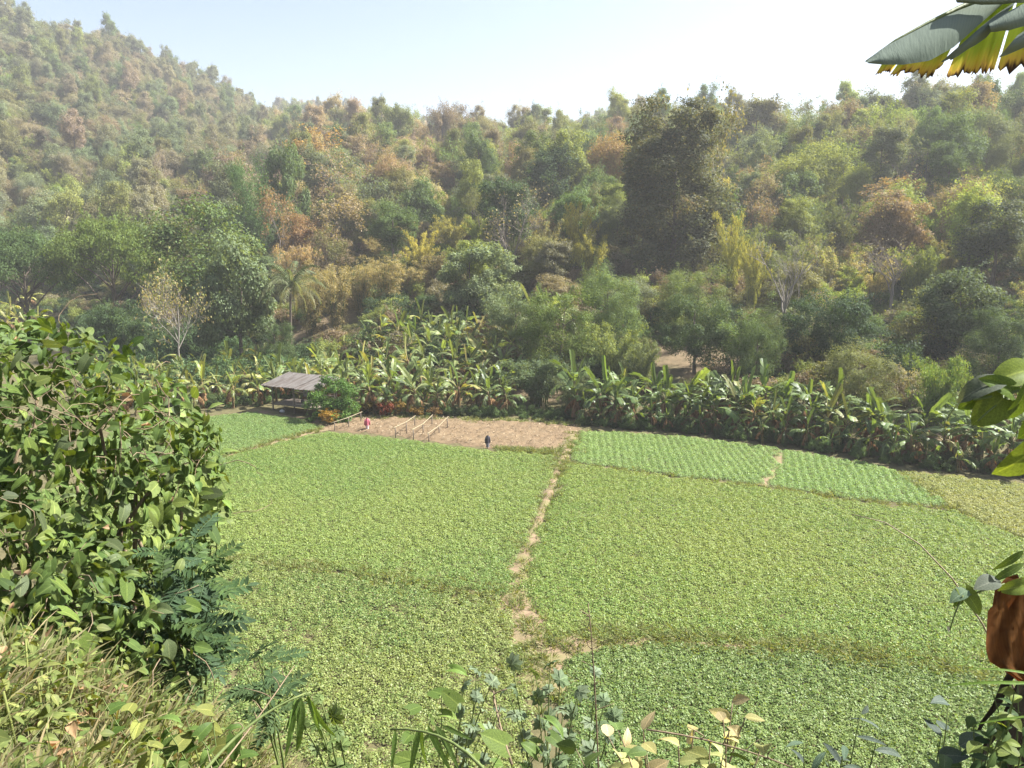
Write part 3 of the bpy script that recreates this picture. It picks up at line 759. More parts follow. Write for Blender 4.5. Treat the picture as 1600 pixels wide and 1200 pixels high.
T(428, 498, 62, 77, "fine", (0.05, 0.075, 0.03), "green", "dark green bush hiding the foot of the palm", "broadleaf_tree", vi=0)
T(190, 470, 110, 88, "mango", "dark", "green", "dense dark bush-like tree under the flat-topped spreading tree", "broadleaf_tree")
for i, (px, tp, w, d) in enumerate([(482, 392, 62, 92), (524, 398, 58, 89), (562, 388, 60, 93), (603, 386, 64, 91), (640, 400, 54, 95), (505, 404, 50, 99), (583, 396, 54, 100)]):
    T(px, tp, w, d, "drybamboo", (0.165, 0.14, 0.068), (0.21, 0.175, 0.085), ["tall straw-brown bamboo clump right beside the palm", "tall straw-brown bamboo clump, second from the palm", "tallest middle clump of the straw-brown bamboo stand", "straw-brown bamboo clump with pale tip, fourth from the palm", "narrow straw-brown bamboo clump at the shaded end of the stand", "straw-brown bamboo clump behind the two nearest the palm", "straw-brown bamboo clump behind the middle of the stand"][i], "bamboo_clump", "bamboo", vi=i % 2, short="the straw-brown bamboo stand" if i == 2 else None)
T(678, 385, 70, 97, "drybamboo", (0.09, 0.075, 0.035), (0.12, 0.10, 0.05), "dark brown bamboo clump beside the straw-brown stand", "bamboo_clump", "bamboo", vi=1)
T(736, 377, 118, 82, "leafy", (0.10, 0.13, 0.065), (0.16, 0.18, 0.10), "rounded pale green big-leaved tree in front of the bare grey tree", "broadleaf_tree", short="the rounded pale green tree", vi=1)
T(792, 286, 135, 96, "barefine", "dust", "straw", "bare grey tree with fine twigs behind the rounded pale green tree", "leafless_tree", short="the bare grey tree")
T(790, 268, 110, 106, "round", "dark", "green", "dark rounded tree just behind the bare grey tree", "broadleaf_tree", vi=2)
T(1060, 148, 190, 100, "vine", (0.050, 0.058, 0.028), (0.11, 0.095, 0.04), "huge dark creeper-hung tree towering over the slope", "giant_tree", short="the huge creeper-hung tree")
T(1118, 130, 90, 112, "dry", "olive", "straw", "thin-crowned tall tree peeping out over the huge creeper-hung tree", "thin_tree", vi=1)
T(1010, 235, 80, 112, "tall", "dark", "olive", "dark tall tree against the shaded side of the huge tree", "broadleaf_tree", vi=0)
T(905, 285, 70, 96, "bamboo", "yellow", "yellow", "yellow plumed bamboo clump standing uphill of the pale green bushes", "bamboo_clump", "bamboo", short="the yellow bamboo plume", vi=0)
T(925, 345, 75, 90, "bamboo", (0.17, 0.17, 0.05), "yellow", "smaller yellow-green bamboo clump below the yellow plume", "bamboo_clump", "bamboo", vi=1)
T(1150, 300, 62, 92, "bamboo", (0.19, 0.20, 0.05), "yellow", "yellow-green bamboo clump against the huge tree's lit flank", "bamboo_clump", "bamboo", vi=2, short="the bamboo by the huge tree's flank")
T(1182, 345, 54, 88, "bamboo", (0.17, 0.18, 0.05), "yellow", "narrow yellow bamboo clump uphill of the pale leafless tree", "bamboo_clump", "bamboo", vi=0)
T(1232, 352, 112, 73, "bare", "dust", "dust", "pale leafless tree with forking white trunk on the lower slope", "leafless_tree", short="the pale forked leafless tree")
T(1302, 452, 150, 68, "mango", (0.028, 0.050, 0.022), (0.045, 0.07, 0.03), "very dark rounded mango-like tree beside the pale leafless tree", "broadleaf_tree", short="the very dark rounded tree", vi=0)
T(1090, 455, 120, 66, "mango", (0.038, 0.062, 0.024), (0.07, 0.09, 0.035), "dark leaning orchard tree above the bare brown slope", "broadleaf_tree", short="the dark orchard tree", vi=1)
T(1092, 415, 118, 76, "fine", (0.09, 0.12, 0.04), "lime", "light green feathery tree behind the dark orchard tree", "broadleaf_tree", vi=0)
T(1186, 482, 100, 62, "fine", (0.05, 0.075, 0.028), "green", "dark green bush between the brown slope and the very dark tree", "broadleaf_tree", vi=1)
T(960, 208, 95, 135, "round", "rust", (0.16, 0.15, 0.05), "rust-orange rounded tree on the upper slope", "broadleaf_tree", short="the rust-orange rounded tree", vi=0)
T(862, 208, 85, 128, "tall", "dark", "green", "dark upright tree left of the rust-orange rounded tree", "broadleaf_tree", short="the dark upright tree", vi=1)
T(612, 318, 92, 112, "round", (0.055, 0.085, 0.024), "green", "dark green rounded tree uphill of the straw-brown bamboo", "broadleaf_tree", short="the dark green rounded tree", vi=1)
T(652, 275, 80, 124, "leafy", "green", "grey", "green domed tree above the dark green rounded tree", "broadleaf_tree", vi=0)
T(705, 320, 80, 110, "bamboo", (0.12, 0.12, 0.04), "yellow", "olive bamboo clump rising beside the dark green rounded tree, away from the palm", "bamboo_clump", "bamboo", vi=1)
T(462, 330, 84, 112, "weep", "tan", (0.32, 0.23, 0.13), "tan dried bamboo mound behind the palm", "bamboo_clump", "bamboo", short="the tan dried bamboo mound", vi=0)
T(385, 240, 95, 132, "fine", (0.055, 0.10, 0.03), "green", "feathery green tree on the spur behind the rounded tree", "broadleaf_tree", short="the feathery green tree", vi=0)
T(440, 222, 72, 136, "leafy", "green", "grey", "domed green tree right of the feathery green tree", "broadleaf_tree", vi=1)
T(430, 290, 80, 124, "dry", "rust", "brown", "thin reddish tree below the feathery green tree", "thin_tree", vi=0)
T(505, 195, 110, 165, "dry", "rust", (0.25, 0.16, 0.05), "orange-leaved thin tree at the top of the spur", "thin_tree", vi=2)
T(545, 240, 100, 140, "dry", "pink", "tan", "pinkish brown thin tree below the orange one on the spur", "thin_tree", vi=1)
T(525, 300, 100, 122, "dry", "tan", "brown", "tan thin-leaved tree above the straw-brown bamboo", "thin_tree", vi=0)
T(625, 155, 60, 215, "round", (0.10, 0.12, 0.045), "lime", "pale green rounded tree standing up on the ridge", "broadleaf_tree", short="the pale ridge tree", vi=2)
T(690, 162, 48, 222, "round", "brown", "pink", "brown rounded tree on the ridge, first of a brown pair", "broadleaf_tree", vi=0)
T(722, 166, 46, 226, "round", "brown", "dust", "brown rounded tree on the ridge, second of a brown pair", "broadleaf_tree", vi=1)
T(1185, 148, 90, 185, "tall", "olive", "brown", "tall olive tree on the skyline right of the huge tree", "broadleaf_tree", short="the olive skyline tree", vi=2)
T(1330, 150, 60, 190, "tall", "olive", "yellow", "skyline tree with yellowing top below the banana leaf", "broadleaf_tree", vi=0)
T(1378, 133, 70, 190, "tall", "grey", "olive", "tall grey-green skyline tree left of the second banana leaf lobe", "broadleaf_tree", vi=1)
T(1462, 132, 70, 188, "tall", "grey", "green", "tallest grey-green skyline tree below the torn banana leaf", "broadleaf_tree", vi=2)
T(1497, 150, 46, 186, "round", "dark", "grey", "small dark rounded tree on the skyline under the torn leaf", "broadleaf_tree", vi=0)
T(1590, 142, 90, 170, "round", "dark", "grey", "dark round-headed skyline tree at the picture's edge", "broadleaf_tree", vi=1)
T(1245, 262, 85, 125, "leafy", "green", "grey", "green domed tree on the slope right of the huge tree", "broadleaf_tree", short="the green domed slope tree", vi=1)
T(1320, 285, 90, 112, "bamboo", "olive", "green", "olive bamboo clump right of the green domed slope tree", "bamboo_clump", "bamboo", vi=0)
T(1412, 275, 110, 125, "dry", "rust", "brown", "rust-topped thin tree above the grey twiggy tree", "thin_tree", short="the rust-topped thin tree", vi=0)
T(1405, 360, 135, 88, "barefine", "dust", "straw", "grey twiggy tree with hardly any leaves above the very dark tree", "leafless_tree", short="the grey twiggy tree", vi=1)
T(1510, 418, 135, 72, "leafy", (0.055, 0.078, 0.035), "grey", "large dark big-leaved tree at the foot of the slope", "broadleaf_tree", short="the large dark big-leaved tree", vi=0)
T(1480, 495, 120, 56, "weep", (0.08, 0.13, 0.03), "lime", "bright green drooping bamboo above the banana row", "bamboo_clump", "bamboo", short="the bright drooping bamboo", vi=1)
T(1345, 530, 120, 57, "fine", (0.10, 0.11, 0.05), "lime", "flat olive shrub under the very dark rounded tree", "broadleaf_tree", vi=1)
T(1565, 300, 120, 95, "tall", (0.045, 0.06, 0.03), "olive", "tall dark tree at the picture's edge on the shaded slope", "broadleaf_tree", vi=0)
T(1570, 470, 110, 66, "fine", (0.035, 0.055, 0.025), "green", "dark bush behind the vine leaves at the picture's edge", "broadleaf_tree", vi=0)
# green mass left of the footpath's far end
T(805, 452, 120, 70, "fine", (0.085, 0.115, 0.055), "grey", "grey-green domed bush behind the banana grove", "broadleaf_tree", short="the grey-green bush mass", vi=1)
T(880, 448, 140, 66, "fine", (0.07, 0.105, 0.025), "olive", "mid-green spreading bush above the weeping bamboo", "broadleaf_tree", vi=0)
T(845, 520, 150, 60, "weep", (0.055, 0.085, 0.04), "grey", "weeping grey-green bamboo arching over the bare plot", "bamboo_clump", "bamboo", vi=0, short="the weeping bamboo")
T(900, 555, 120, 57, "weep", (0.075, 0.095, 0.048), "grey", "smaller weeping bamboo at the far end of the footpath", "bamboo_clump", "bamboo", vi=1)
T(950, 405, 110, 70, "fine", (0.085, 0.125, 0.05), "lime", "light green feathery tree behind the footpath's far end", "broadleaf_tree", vi=1, short="the light feathery tree")
T(965, 480, 105, 62, "bamboo", (0.115, 0.14, 0.05), "lime", "pale green bamboo beside the weeping bamboo", "bamboo_clump", "bamboo", vi=2)
T(1005, 505, 70, 60, "bamboo", (0.12, 0.14, 0.06), "grey", "slender pale bamboo left of the brown slope", "bamboo_clump", "bamboo", vi=0)
T(120, 165, 48, 300, "tall", "dark", "green", "dark blue-green tree alone on the left mountain flank", "broadleaf_tree", short="the dark tree on the mountain flank", vi=0)
T(168, 192, 60, 292, "round", "dark", "green", "dark spreading tree right of the lone dark mountain tree", "broadleaf_tree", vi=1)
T(72, 275, 26, 260, "round", (0.30, 0.11, 0.09), "pink", "small red-flowered tree on the mountain slope", "broadleaf_tree", short="the red-flowered tree", vi=2)
T(210, 275, 60, 230, "round", "rust", "brown", "rust-brown tree at the foot of the mountain", "broadleaf_tree", vi=0)
T(240, 265, 80, 222, "barefine", "dust", "dust", "grey leafless tree at the foot of the mountain", "leafless_tree", vi=0)
T(519, 584, 92, 56.0, "bush", (0.045, 0.088, 0.018), (0.07, 0.12, 0.025), "rounded bright green bush beside the tin-roofed shed", "round_bush", "bush", short="the round bush by the shed")

# random fill of the wooded slopes
def fill():
    rng = np.random.default_rng(77)
    sp = 4.3; xs = np.arange(-420, 420, sp); ys = np.arange(30, 640, sp)
    X, Y = np.meshgrid(xs, ys); P = np.stack([X.ravel(), Y.ravel()], 1) + rng.uniform(-0.48, 0.48, (X.size, 2)) * sp
    r = np.hypot(P[:, 0], P[:, 1]); a = np.degrees(np.arctan2(P[:, 0], P[:, 1]))
    r0 = np.interp(a, AZ, R0); rr = np.interp(a, AZ, RR)
    keep = (np.abs(a) < 41) & (r > r0 + 19 + 6 * (a > 12) * -1) & (r < np.where((a < -4) | ((a > 2) & (a < 14)), 640, rr + 45))
    far = r > 300
    keep &= np.where(far, rng.random(len(P)) < 0.95, np.where(r < 190, rng.random(len(P)) < 0.85, True))
    P = P[keep]
    keys = np.array([(t["x"], t["y"], t["w"]) for t in TREES])
    nkey = len(TREES)
    for (x, y) in P:
        r = math.hypot(x, y); a = math.degrees(math.atan2(x, y))
        if r < 118:                                      # leave the picked-out trees in plain view
            gz = Hf(x, y); qq = proj((x, y, gz + 7)); hide = False
            for t in TREES[:nkey]:
                if math.hypot(t["x"], t["y"]) > r - 1:
                    kq = proj((t["x"], t["y"], t["g"] + t["h"] * 0.4)); kw = t["w"] * FPX / kq[2]
                    if abs(kq[0] - qq[0]) < 0.36 * kw + 8 + (26 if t["kd"] == "vine" else 0) and qq[1] < kq[1] + (70 if t["kd"] == "vine" else 4): hide = True; break
            if hide: continue
        if np.any(np.hypot(keys[:, 0] - x, keys[:, 1] - y) < 0.33 * keys[:, 2]): continue
        g = Hf(x, y)
        n1 = float(fbm(x * 0.02 + 5, y * 0.02)); u = rng.random(); q = proj((x, y, g + 5))
        px = q[0]
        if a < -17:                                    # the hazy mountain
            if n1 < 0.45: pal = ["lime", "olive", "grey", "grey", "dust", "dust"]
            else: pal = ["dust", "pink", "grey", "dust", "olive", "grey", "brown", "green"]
            kds = ["round", "tall", "bamboo", "bamboo", "dry", "tall", "fine"]
        elif a < -6:                                   # the brown spur
            pal = ["brown", "pink", "rust", "tan", "olive", "lime", "olive", "green", "grey", "grey"]
            kds = ["dry", "tall", "round", "tall", "bamboo", "bamboo", "fine", "dry"]
        elif a < 10:
            pal = ["olive", "grey", "lime", "green", "dust", "grey", "brown", "lime", "olive", "green"]
            kds = ["round", "tall", "bamboo", "bamboo", "fine", "bamboo", "tall", "dry", "fine"]
        else:
            pal = ["olive", "grey", "olive", "green", "dust", "grey", "lime", "green", "brown", "lime"]
            kds = ["round", "tall", "bamboo", "bamboo", "tall", "fine", "bamboo", "dry", "dry"]
        c = pal[int(rng.random() * len(pal))]; kd = kds[int(rng.random() * len(kds))]
        if kd == "bamboo": c = ["lime", "olive", "yellow", "straw"][int(rng.random() ** 1.8 * 4)] if a > -17 else ["lime", "lime", "olive"][int(rng.random() * 3)]
        if kd == "barefine": c = "dust"
        if kd in ("leafy",) and c in ("brown", "pink", "dust"): c = "green"
        c2 = pal[int(rng.random() * len(pal))] if rng.random() < 0.4 else c
        near = r < 130
        kk = K[kd][0]
        h = kk.H * rng.uniform(0.7, 1.2) * (0.78 if near else 1.0); w = kk.W * rng.uniform(0.7, 1.1) * (0.85 if near else 1.0)
        if r > 190: q_ = rng.uniform(0.6, 1.3); h *= 0.8 * q_; w *= 0.84 * q_ ** 0.5
        if kd == "shrub": h, w = rng.uniform(3, 5), rng.uniform(4, 6)
        if r - np.interp(a, AZ, R0) < 30: h *= 0.6; w *= 0.85
        jit = rng.uniform(0.9, 1.4); jc = np.array(C_[c]) * jit * rng.uniform(0.93, 1.07, 3)
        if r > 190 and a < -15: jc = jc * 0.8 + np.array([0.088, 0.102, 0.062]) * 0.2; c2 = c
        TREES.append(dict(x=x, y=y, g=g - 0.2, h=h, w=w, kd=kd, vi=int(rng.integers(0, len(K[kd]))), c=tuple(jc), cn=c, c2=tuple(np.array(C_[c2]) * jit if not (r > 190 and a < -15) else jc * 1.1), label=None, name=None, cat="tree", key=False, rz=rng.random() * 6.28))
fill()

# which of them show: paint their outlines far to near, count what stays
def visible_counts():
    W_, H_ = 800, 600
    buf = np.full((H_, W_), -1, int)
    order = sorted(range(len(TREES)), key=lambda i: -math.hypot(TREES[i]["x"], TREES[i]["y"]))
    for i in order:
        t = TREES[i]
        q = proj((t["x"], t["y"], t["g"] + t["h"] * 0.56))
        if q[2] < 1: continue
        cx, cy_ = q[0] / 2, q[1] / 2; rx = t["w"] * 0.42 * FPX / q[2] / 2; ry = t["h"] * 0.42 * FPX / q[2] / 2
        t["px"], t["py"] = q[0], q[1]
        if cx + rx < 0 or cx - rx > W_ or cy_ + ry < 0 or cy_ - ry > H_: continue
        x0, x1 = max(0, int(cx - rx)), min(W_, int(cx + rx) + 1); y0, y1 = max(0, int(cy_ - ry)), min(H_, int(cy_ + ry) + 1)
        yy, xx = np.mgrid[y0:y1, x0:x1]
        m = ((xx - cx) / max(rx, .5)) ** 2 + ((yy - cy_) / max(ry, .5)) ** 2 < 1
        buf[y0:y1, x0:x1][m] = i
    for b in ((0, 175, 255, 600), (0, 0, 0, 0)):
        buf[b[1] if b[1] != 175 else 265:b[3], b[0]:175] = -1 if b[3] else buf[0:0, 0:175]
    return np.bincount(buf[buf >= 0], minlength=len(TREES))
vis = visible_counts()

NOUN = dict(round="rounded tree", tall="tall tree", leafy="domed tree", fine="feathery tree", mango="dense tree", bamboo="bamboo clump", drybamboo="bamboo clump", weep="drooping bamboo", bare="leafless tree", barefine="twiggy tree", dry="thin tree", shrub="shrub", umbrella="spreading tree", vine="giant tree", bush="bush", herb="garden shrub", sapling="leafless tree")
ONAME = dict(round="broadleaf_tree", tall="broadleaf_tree", leafy="broadleaf_tree", fine="broadleaf_tree", mango="broadleaf_tree", bamboo="bamboo_clump", drybamboo="bamboo_clump", weep="bamboo_clump", bare="leafless_tree", barefine="leafless_tree", dry="thin_tree", shrub="shrub")
_T = ["", "", "twenty", "thirty", "forty", "fifty", "sixty", "seventy"]
_O = ["", "first", "second", "third", "fourth", "fifth", "sixth", "seventh", "eighth", "ninth", "tenth", "eleventh", "twelfth", "thirteenth", "fourteenth", "fifteenth", "sixteenth", "seventeenth", "eighteenth", "nineteenth"]
def ordinal(n): return _O[n] if n < 20 else (_T[n // 10] + "-" + _O[n % 10] if n % 10 else _T[n // 10][:-1] + "ieth")
ORD = ["first", "second", "third", "fourth", "fifth", "sixth", "seventh", "eighth", "ninth", "tenth"]
NUM = ["none", "one", "two", "three", "four", "five", "six", "seven", "eight", "nine", "ten"]
def where(px, py):
    best = min(LAND, key=lambda l: (l[0] - px) ** 2 + ((l[1] - py) * 1.15) ** 2)
    dx, dy = px - best[0], py - best[1]
    rel = ("right of" if dx > 0 else "left of") if abs(dx) > abs(dy) else ("downhill of" if dy > 0 else "uphill of")
    return rel, best[2]
def plural(n): return n + "s" if not n.endswith(("bamboo", "bush")) else (n if n.endswith("bamboo") else n + "es")
def auto_labels(items):
    """items: (object, px, py, phrase, noun). Says where each stands; those of one phrase are told apart by their order."""
    g = {}
    for o, px, py, ph, noun in items:
        rel, lm = where(px, py); g.setdefault((ph, noun, rel, lm), []).append((px, py, o))
    for (ph, noun, rel, lm), L in g.items():
        L.sort(key=lambda q: q[0]); n = len(L)
        for k, (_, _, o) in enumerate(L):
            if n == 1: s = f"{ph} {noun} {rel} {lm}"
            elif n == 2: s = f"{'leftmost' if k == 0 else 'rightmost'} of two {ph} {plural(noun)} {rel} {lm}"
            elif k == 0: s = f"leftmost of the {ph} {plural(noun)} {rel} {lm}"
            elif k == n - 1: s = f"rightmost of the {ph} {plural(noun)} {rel} {lm}"
            else: s = f"{ordinal(k + 1)} from left, {ph} {plural(noun)} {rel} {lm}"
            o["label"] = " ".join(s.split()[:16])
def plant_tree(t):
    kk = K[t["kd"]][t["vi"] % len(K[t["kd"]])]
    r = root(t["name"] or ONAME[t["kd"]], (t["x"], t["y"], t["g"]), t["rz"], (t["w"] / kk.W, t["w"] / kk.W, t["h"] / kk.H))
    if kk.wood: link("trunk" if t["kd"] not in ("bamboo", "drybamboo", "weep") else "culm_cluster", kk.wood, r)
    if kk.crown: tint(link("crown", kk.crown, r), t["c"], t["c2"])
    return tag(r, t["label"], t["cat"], "bamboo on the slopes" if t["cat"] == "bamboo" else ("bushes" if t["cat"] == "bush" else "trees on the slopes"))
order = sorted([i for i in range(len(TREES)) if not TREES[i]["key"]], key=lambda i: -vis[i])
singles = set(i for i in order[:215] if vis[i] >= 60)
print("single fill trees", len(singles), "fill total", len(order))
items = []
for i, t in enumerate(TREES):
    if t["key"]: plant_tree(t)
    elif i in singles:
        if t["kd"] in ("bamboo", "weep", "drybamboo"): t["cat"] = "bamboo"
        items.append((plant_tree(t), t["px"], t["py"], WORD[t["cn"]], NOUN[t["kd"]]))
auto_labels(items)
rest = [t for i, t in enumerate(TREES) if not t["key"] and i not in singles]
PK = [k for kd in sorted(set(t["kd"] for t in rest)) for k in K[kd]]; PI = {id(k): n for n, k in enumerate(PK)}
kk = [K[t["kd"]][t["vi"] % len(K[t["kd"]])] for t in rest]
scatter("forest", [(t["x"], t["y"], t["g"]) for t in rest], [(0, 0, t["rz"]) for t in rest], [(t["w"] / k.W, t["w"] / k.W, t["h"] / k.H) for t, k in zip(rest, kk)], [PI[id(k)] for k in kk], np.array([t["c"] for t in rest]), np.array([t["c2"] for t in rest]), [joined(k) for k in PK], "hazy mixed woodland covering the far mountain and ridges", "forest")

SHRUBS = [joined(k) for k in K["shrub"]]
# undergrowth between the trunks and along the foot of the slope
def undergrowth():
    rng = np.random.default_rng(21); P = []
    sp = 2.3; xs = np.arange(-110, 120, sp); ys = np.arange(34, 150, sp)
    X, Y = np.meshgrid(xs, ys); P = np.stack([X.ravel(), Y.ravel()], 1) + rng.uniform(-0.5, 0.5, (X.size, 2)) * sp
    r = np.hypot(P[:, 0], P[:, 1]); a = np.degrees(np.arctan2(P[:, 0], P[:, 1])); r0 = np.interp(a, AZ, R0)
    keep = (np.abs(a) < 40) & (((r > r0 + 3.5) & (r < r0 + 75)) | ((a < -13) & (a > -29.5) & (r > 69) & (r < r0 + 5)))
    # leave the worn brown clearings open
    for (px, py, z, rad) in ((1105, 545, 3.6, 5.0), (1060, 575, 2.4, 3.5), (505, 520, 3, 6), (460, 535, 2, 5)):
        rr_ = ray(px, py); tt = (z - CAM_H) / rr_[2]; keep &= np.hypot(P[:, 0] - rr_[0] * tt, P[:, 1] - rr_[1] * tt) > rad
    P = P[keep]; n = len(P)
    z = H(P[:, 0], P[:, 1]) - 0.1
    pal = np.array([C_["green"], C_["olive"], C_["dark"], C_["lime"], C_["brown"], C_["dust"], C_["dark"]])
    c = pal[rng.integers(0, len(pal), n)] * rng.uniform(0.7, 1.15, (n, 1)); s = rng.uniform(0.4, 1.05, n)
    low = (r[keep] < r0[keep] + 4) & (a[keep] < -13); c[low] = np.array(C_["dark"]) * rng.uniform(0.9, 1.8, (low.sum(), 1))
    scatter("undergrowth", np.column_stack([P, z]), np.column_stack([np.zeros((n, 2)), rng.random(n) * 6.28]), np.column_stack([s, s, s * rng.uniform(0.6, 1.1, n)]), rng.integers(0, 3, n), c, c * 1.2, SHRUBS, "low scrub and undergrowth on the lower slopes", "undergrowth")
undergrowth()

# far clearing at the left edge
P = [np.append(at(px, py)[:2], 0) for px, py in ((-260, 520), (-40, 548), (75, 545), (60, 505), (0, 497), (-260, 490))]
mb = MB(); Vc = np.array(P) + np.array([0, 0, 0.03])
mb.add(Vc, [[0, 1, 2, 3, 4, 5]])
M_LAWN = plain_material("far_crop", (0.07, 0.125, 0.03), (0.11, 0.16, 0.045), 2, 0.9, (1, 1, 1), 0.4, 8)
tag(link("field", mb.mesh("field", M_LAWN)), "small smooth green field far off behind the thicket", kind="structure")
mb = MB(); Vc = np.array([np.append(at(px, py)[:2], 0.06) for px, py in ((-260, 489), (0, 496.5), (48, 500), (40, 492), (-260, 483))])
mb.add(Vc, [[0, 1, 2, 3, 4]])
tag(link("soil_strip", mb.mesh("soil_strip", M_SOIL)), "strip of bare red soil beyond the far green field", kind="structure")

# ------------------------------------------------------------------ haze
mb = MB(); box(mb, (0, 250, 84), (1900, 1500, 190))
hz = link("haze", mb.mesh("haze", []))
tag(hz, "thin pale haze filling the valley air", "haze", kind="stuff")
mh = bpy.data.materials.new("haze"); mh.use_nodes = True
nt = mh.node_tree
for n in list(nt.nodes): nt.nodes.remove(n)
vo = nt.nodes.new("ShaderNodeVolumePrincipled"); oo = nt.nodes.new("ShaderNodeOutputMaterial")
vo.inputs["Color"].default_value = (0.93, 0.96, 1.0, 1); vo.inputs["Density"].default_value = HAZE_DENSITY; vo.inputs["Anisotropy"].default_value = 0.15
nt.links.new(vo.outputs[0], oo.inputs["Volume"])
hz.data.materials.append(mh)

# ------------------------------------------------------------------ banana plants
def banana_leaf(seed, L, Wd, a0, a1, torn=0.3, fold=0.35, droop=0.25, twist=0.0, n=15, curl=0.0, mat=None):
    """grows along +Y from the origin, rising at a0 and ending at a1 (degrees)"""
    rng = np.random.default_rng(seed); mb = MB()
    s = np.linspace(0, 1, n + 1); ang = np.radians(a0 + (a1 - a0) * s ** 1.15); ds = L / n
    C = np.zeros((n + 1, 3))
    for k in range(n): C[k + 1] = C[k] + ds * np.array([math.sin(twist * s[k]) * 0.4, math.cos(ang[k]), math.sin(ang[k])])
    T = unit(np.gradient(C, axis=0)); Sx = np.tile([1.0, 0, 0], (n + 1, 1)); Sx = unit(Sx - T * np.sum(Sx * T, 1, keepdims=True)); Nn = np.cross(Sx, T)
    tube(mb, C, np.linspace(0.035, 0.006, n + 1) * (L / 2.2), 4, 0.72, cap=False)
    def w(t):
        u = np.clip((t - 0.12) / 0.88, 0, 1)
        return Wd / 2 * np.where(t < 0.12, 0.0, np.minimum(1, (u / 0.16) ** 0.6) * np.clip((1 - u) / 0.22, 0, 1) ** 0.55)
    for side in (-1, 1):
        k = 1
        while k < n:
            run = 1
            while k + run < n and rng.random() > torn: run += 1
            kk = np.arange(k, k + run + 1)
            f = fold + rng.normal(0, 0.12) * (torn > 0.05); dr = droop * rng.uniform(0.5, 1.6) + (rng.random() < torn * 0.35) * 0.5; gap = 0.4 * (torn > 0.05)
            rows = []; lcs = []
            for q, fr in enumerate((0.0, 0.4, 0.75, 1.0)):
                tt = s[kk].copy()
                if gap: tt = tt + np.linspace(0.5, -0.5, run + 1) * gap / n * fr
                Cc = np.stack([np.interp(tt + 0.10 * fr * fr, s, C[:, j]) for j in range(3)], 1)
                ww = w(tt)[:, None] * fr
                z = ww * f - dr * ww * fr * 1.3
                rows.append(Cc + side * Sx[kk] * ww * math.cos(f) + Nn[kk] * z + rng.normal(0, 0.012, (run + 1, 3)) * fr)
                lcs.append(np.column_stack([np.full(run + 1, side * fr), s[kk], np.full(run + 1, fr)]))
            V = np.stack(rows, 1).reshape(-1, 3); lc = np.stack(lcs, 1).reshape(-1, 3)
            i = np.arange(run)[:, None] * 4; j = np.arange(3)[None, :]
            F = np.stack([i + j, i + j + 1, i + 4 + j + 1, i + 4 + j], -1).reshape(-1, 4)
            if side < 0: F = F[:, ::-1]
            mb.add(V, F, 0, np.clip(rng.normal(0.4, 0.2), 0, 1) + np.zeros(len(F)), lc)
            k += run
    return mb.mesh("banana_leaf", mat or M_BAN, True)
BL_UP = [banana_leaf(300, 2.0, 0.38, 84, 66, 0.12, 0.6, 0.05), banana_leaf(301, 2.1, 0.46, 78, 40, 0.3, 0.5, 0.1), banana_leaf(302, 1.8, 0.26, 86, 78, 0.0, 1.0, 0.0)]
BL_ARCH = [banana_leaf(310 + k, 2.2, 0.54, 66 - 4 * k, 0 - 12 * k, 0.36 + 0.1 * (k % 3), 0.35, 0.25) for k in range(4)]
BL_LOW = [banana_leaf(320 + k, 2.1, 0.54, 40 - 12 * k, -68 - 5 * k, 0.45 + 0.12 * k, 0.2, 0.6) for k in range(3)]
BL_DEAD = [banana_leaf(330 + k, 1.7, 0.36, -10 - 20 * k, -88, 0.6, 0.1, 1.2, mat=M_DRY) for k in range(2)]
def banana_stem_mesh(seed):
    rng = np.random.default_rng(seed); mb = MB(); n = 8; t = np.linspace(0, 1, n)
    P = np.column_stack([np.cumsum(rng.normal(0, 0.02, n)), np.cumsum(rng.normal(0, 0.02, n)), t * 2.1]); P[0, 2] = -0.3
    tube(mb, P, np.linspace(0.12, 0.065, n), 8, cap=True)
    for k in range(5):                                  # overlapping sheath edges
        th = rng.random() * 6.28; z0 = rng.uniform(0.2, 1.5); q = np.linspace(z0, z0 + 0.55, 4)
        c = np.stack([np.interp(q, P[:, 2], P[:, 0]), np.interp(q, P[:, 2], P[:, 1]), q], 1); r = np.interp(q, P[:, 2], np.linspace(0.12, 0.065, n)) + np.array([0.005, 0.012, 0.02, 0.05])
        tube(mb, c + np.column_stack([np.cos(th) * r, np.sin(th) * r, 0 * r]), [0.022, 0.02, 0.015, 0.006], 4)
    return mb.mesh("banana_stem", M_BSTEM, True)
BSTEM = [banana_stem_mesh(340 + k) for k in range(3)]
BAN_ITEMS = []
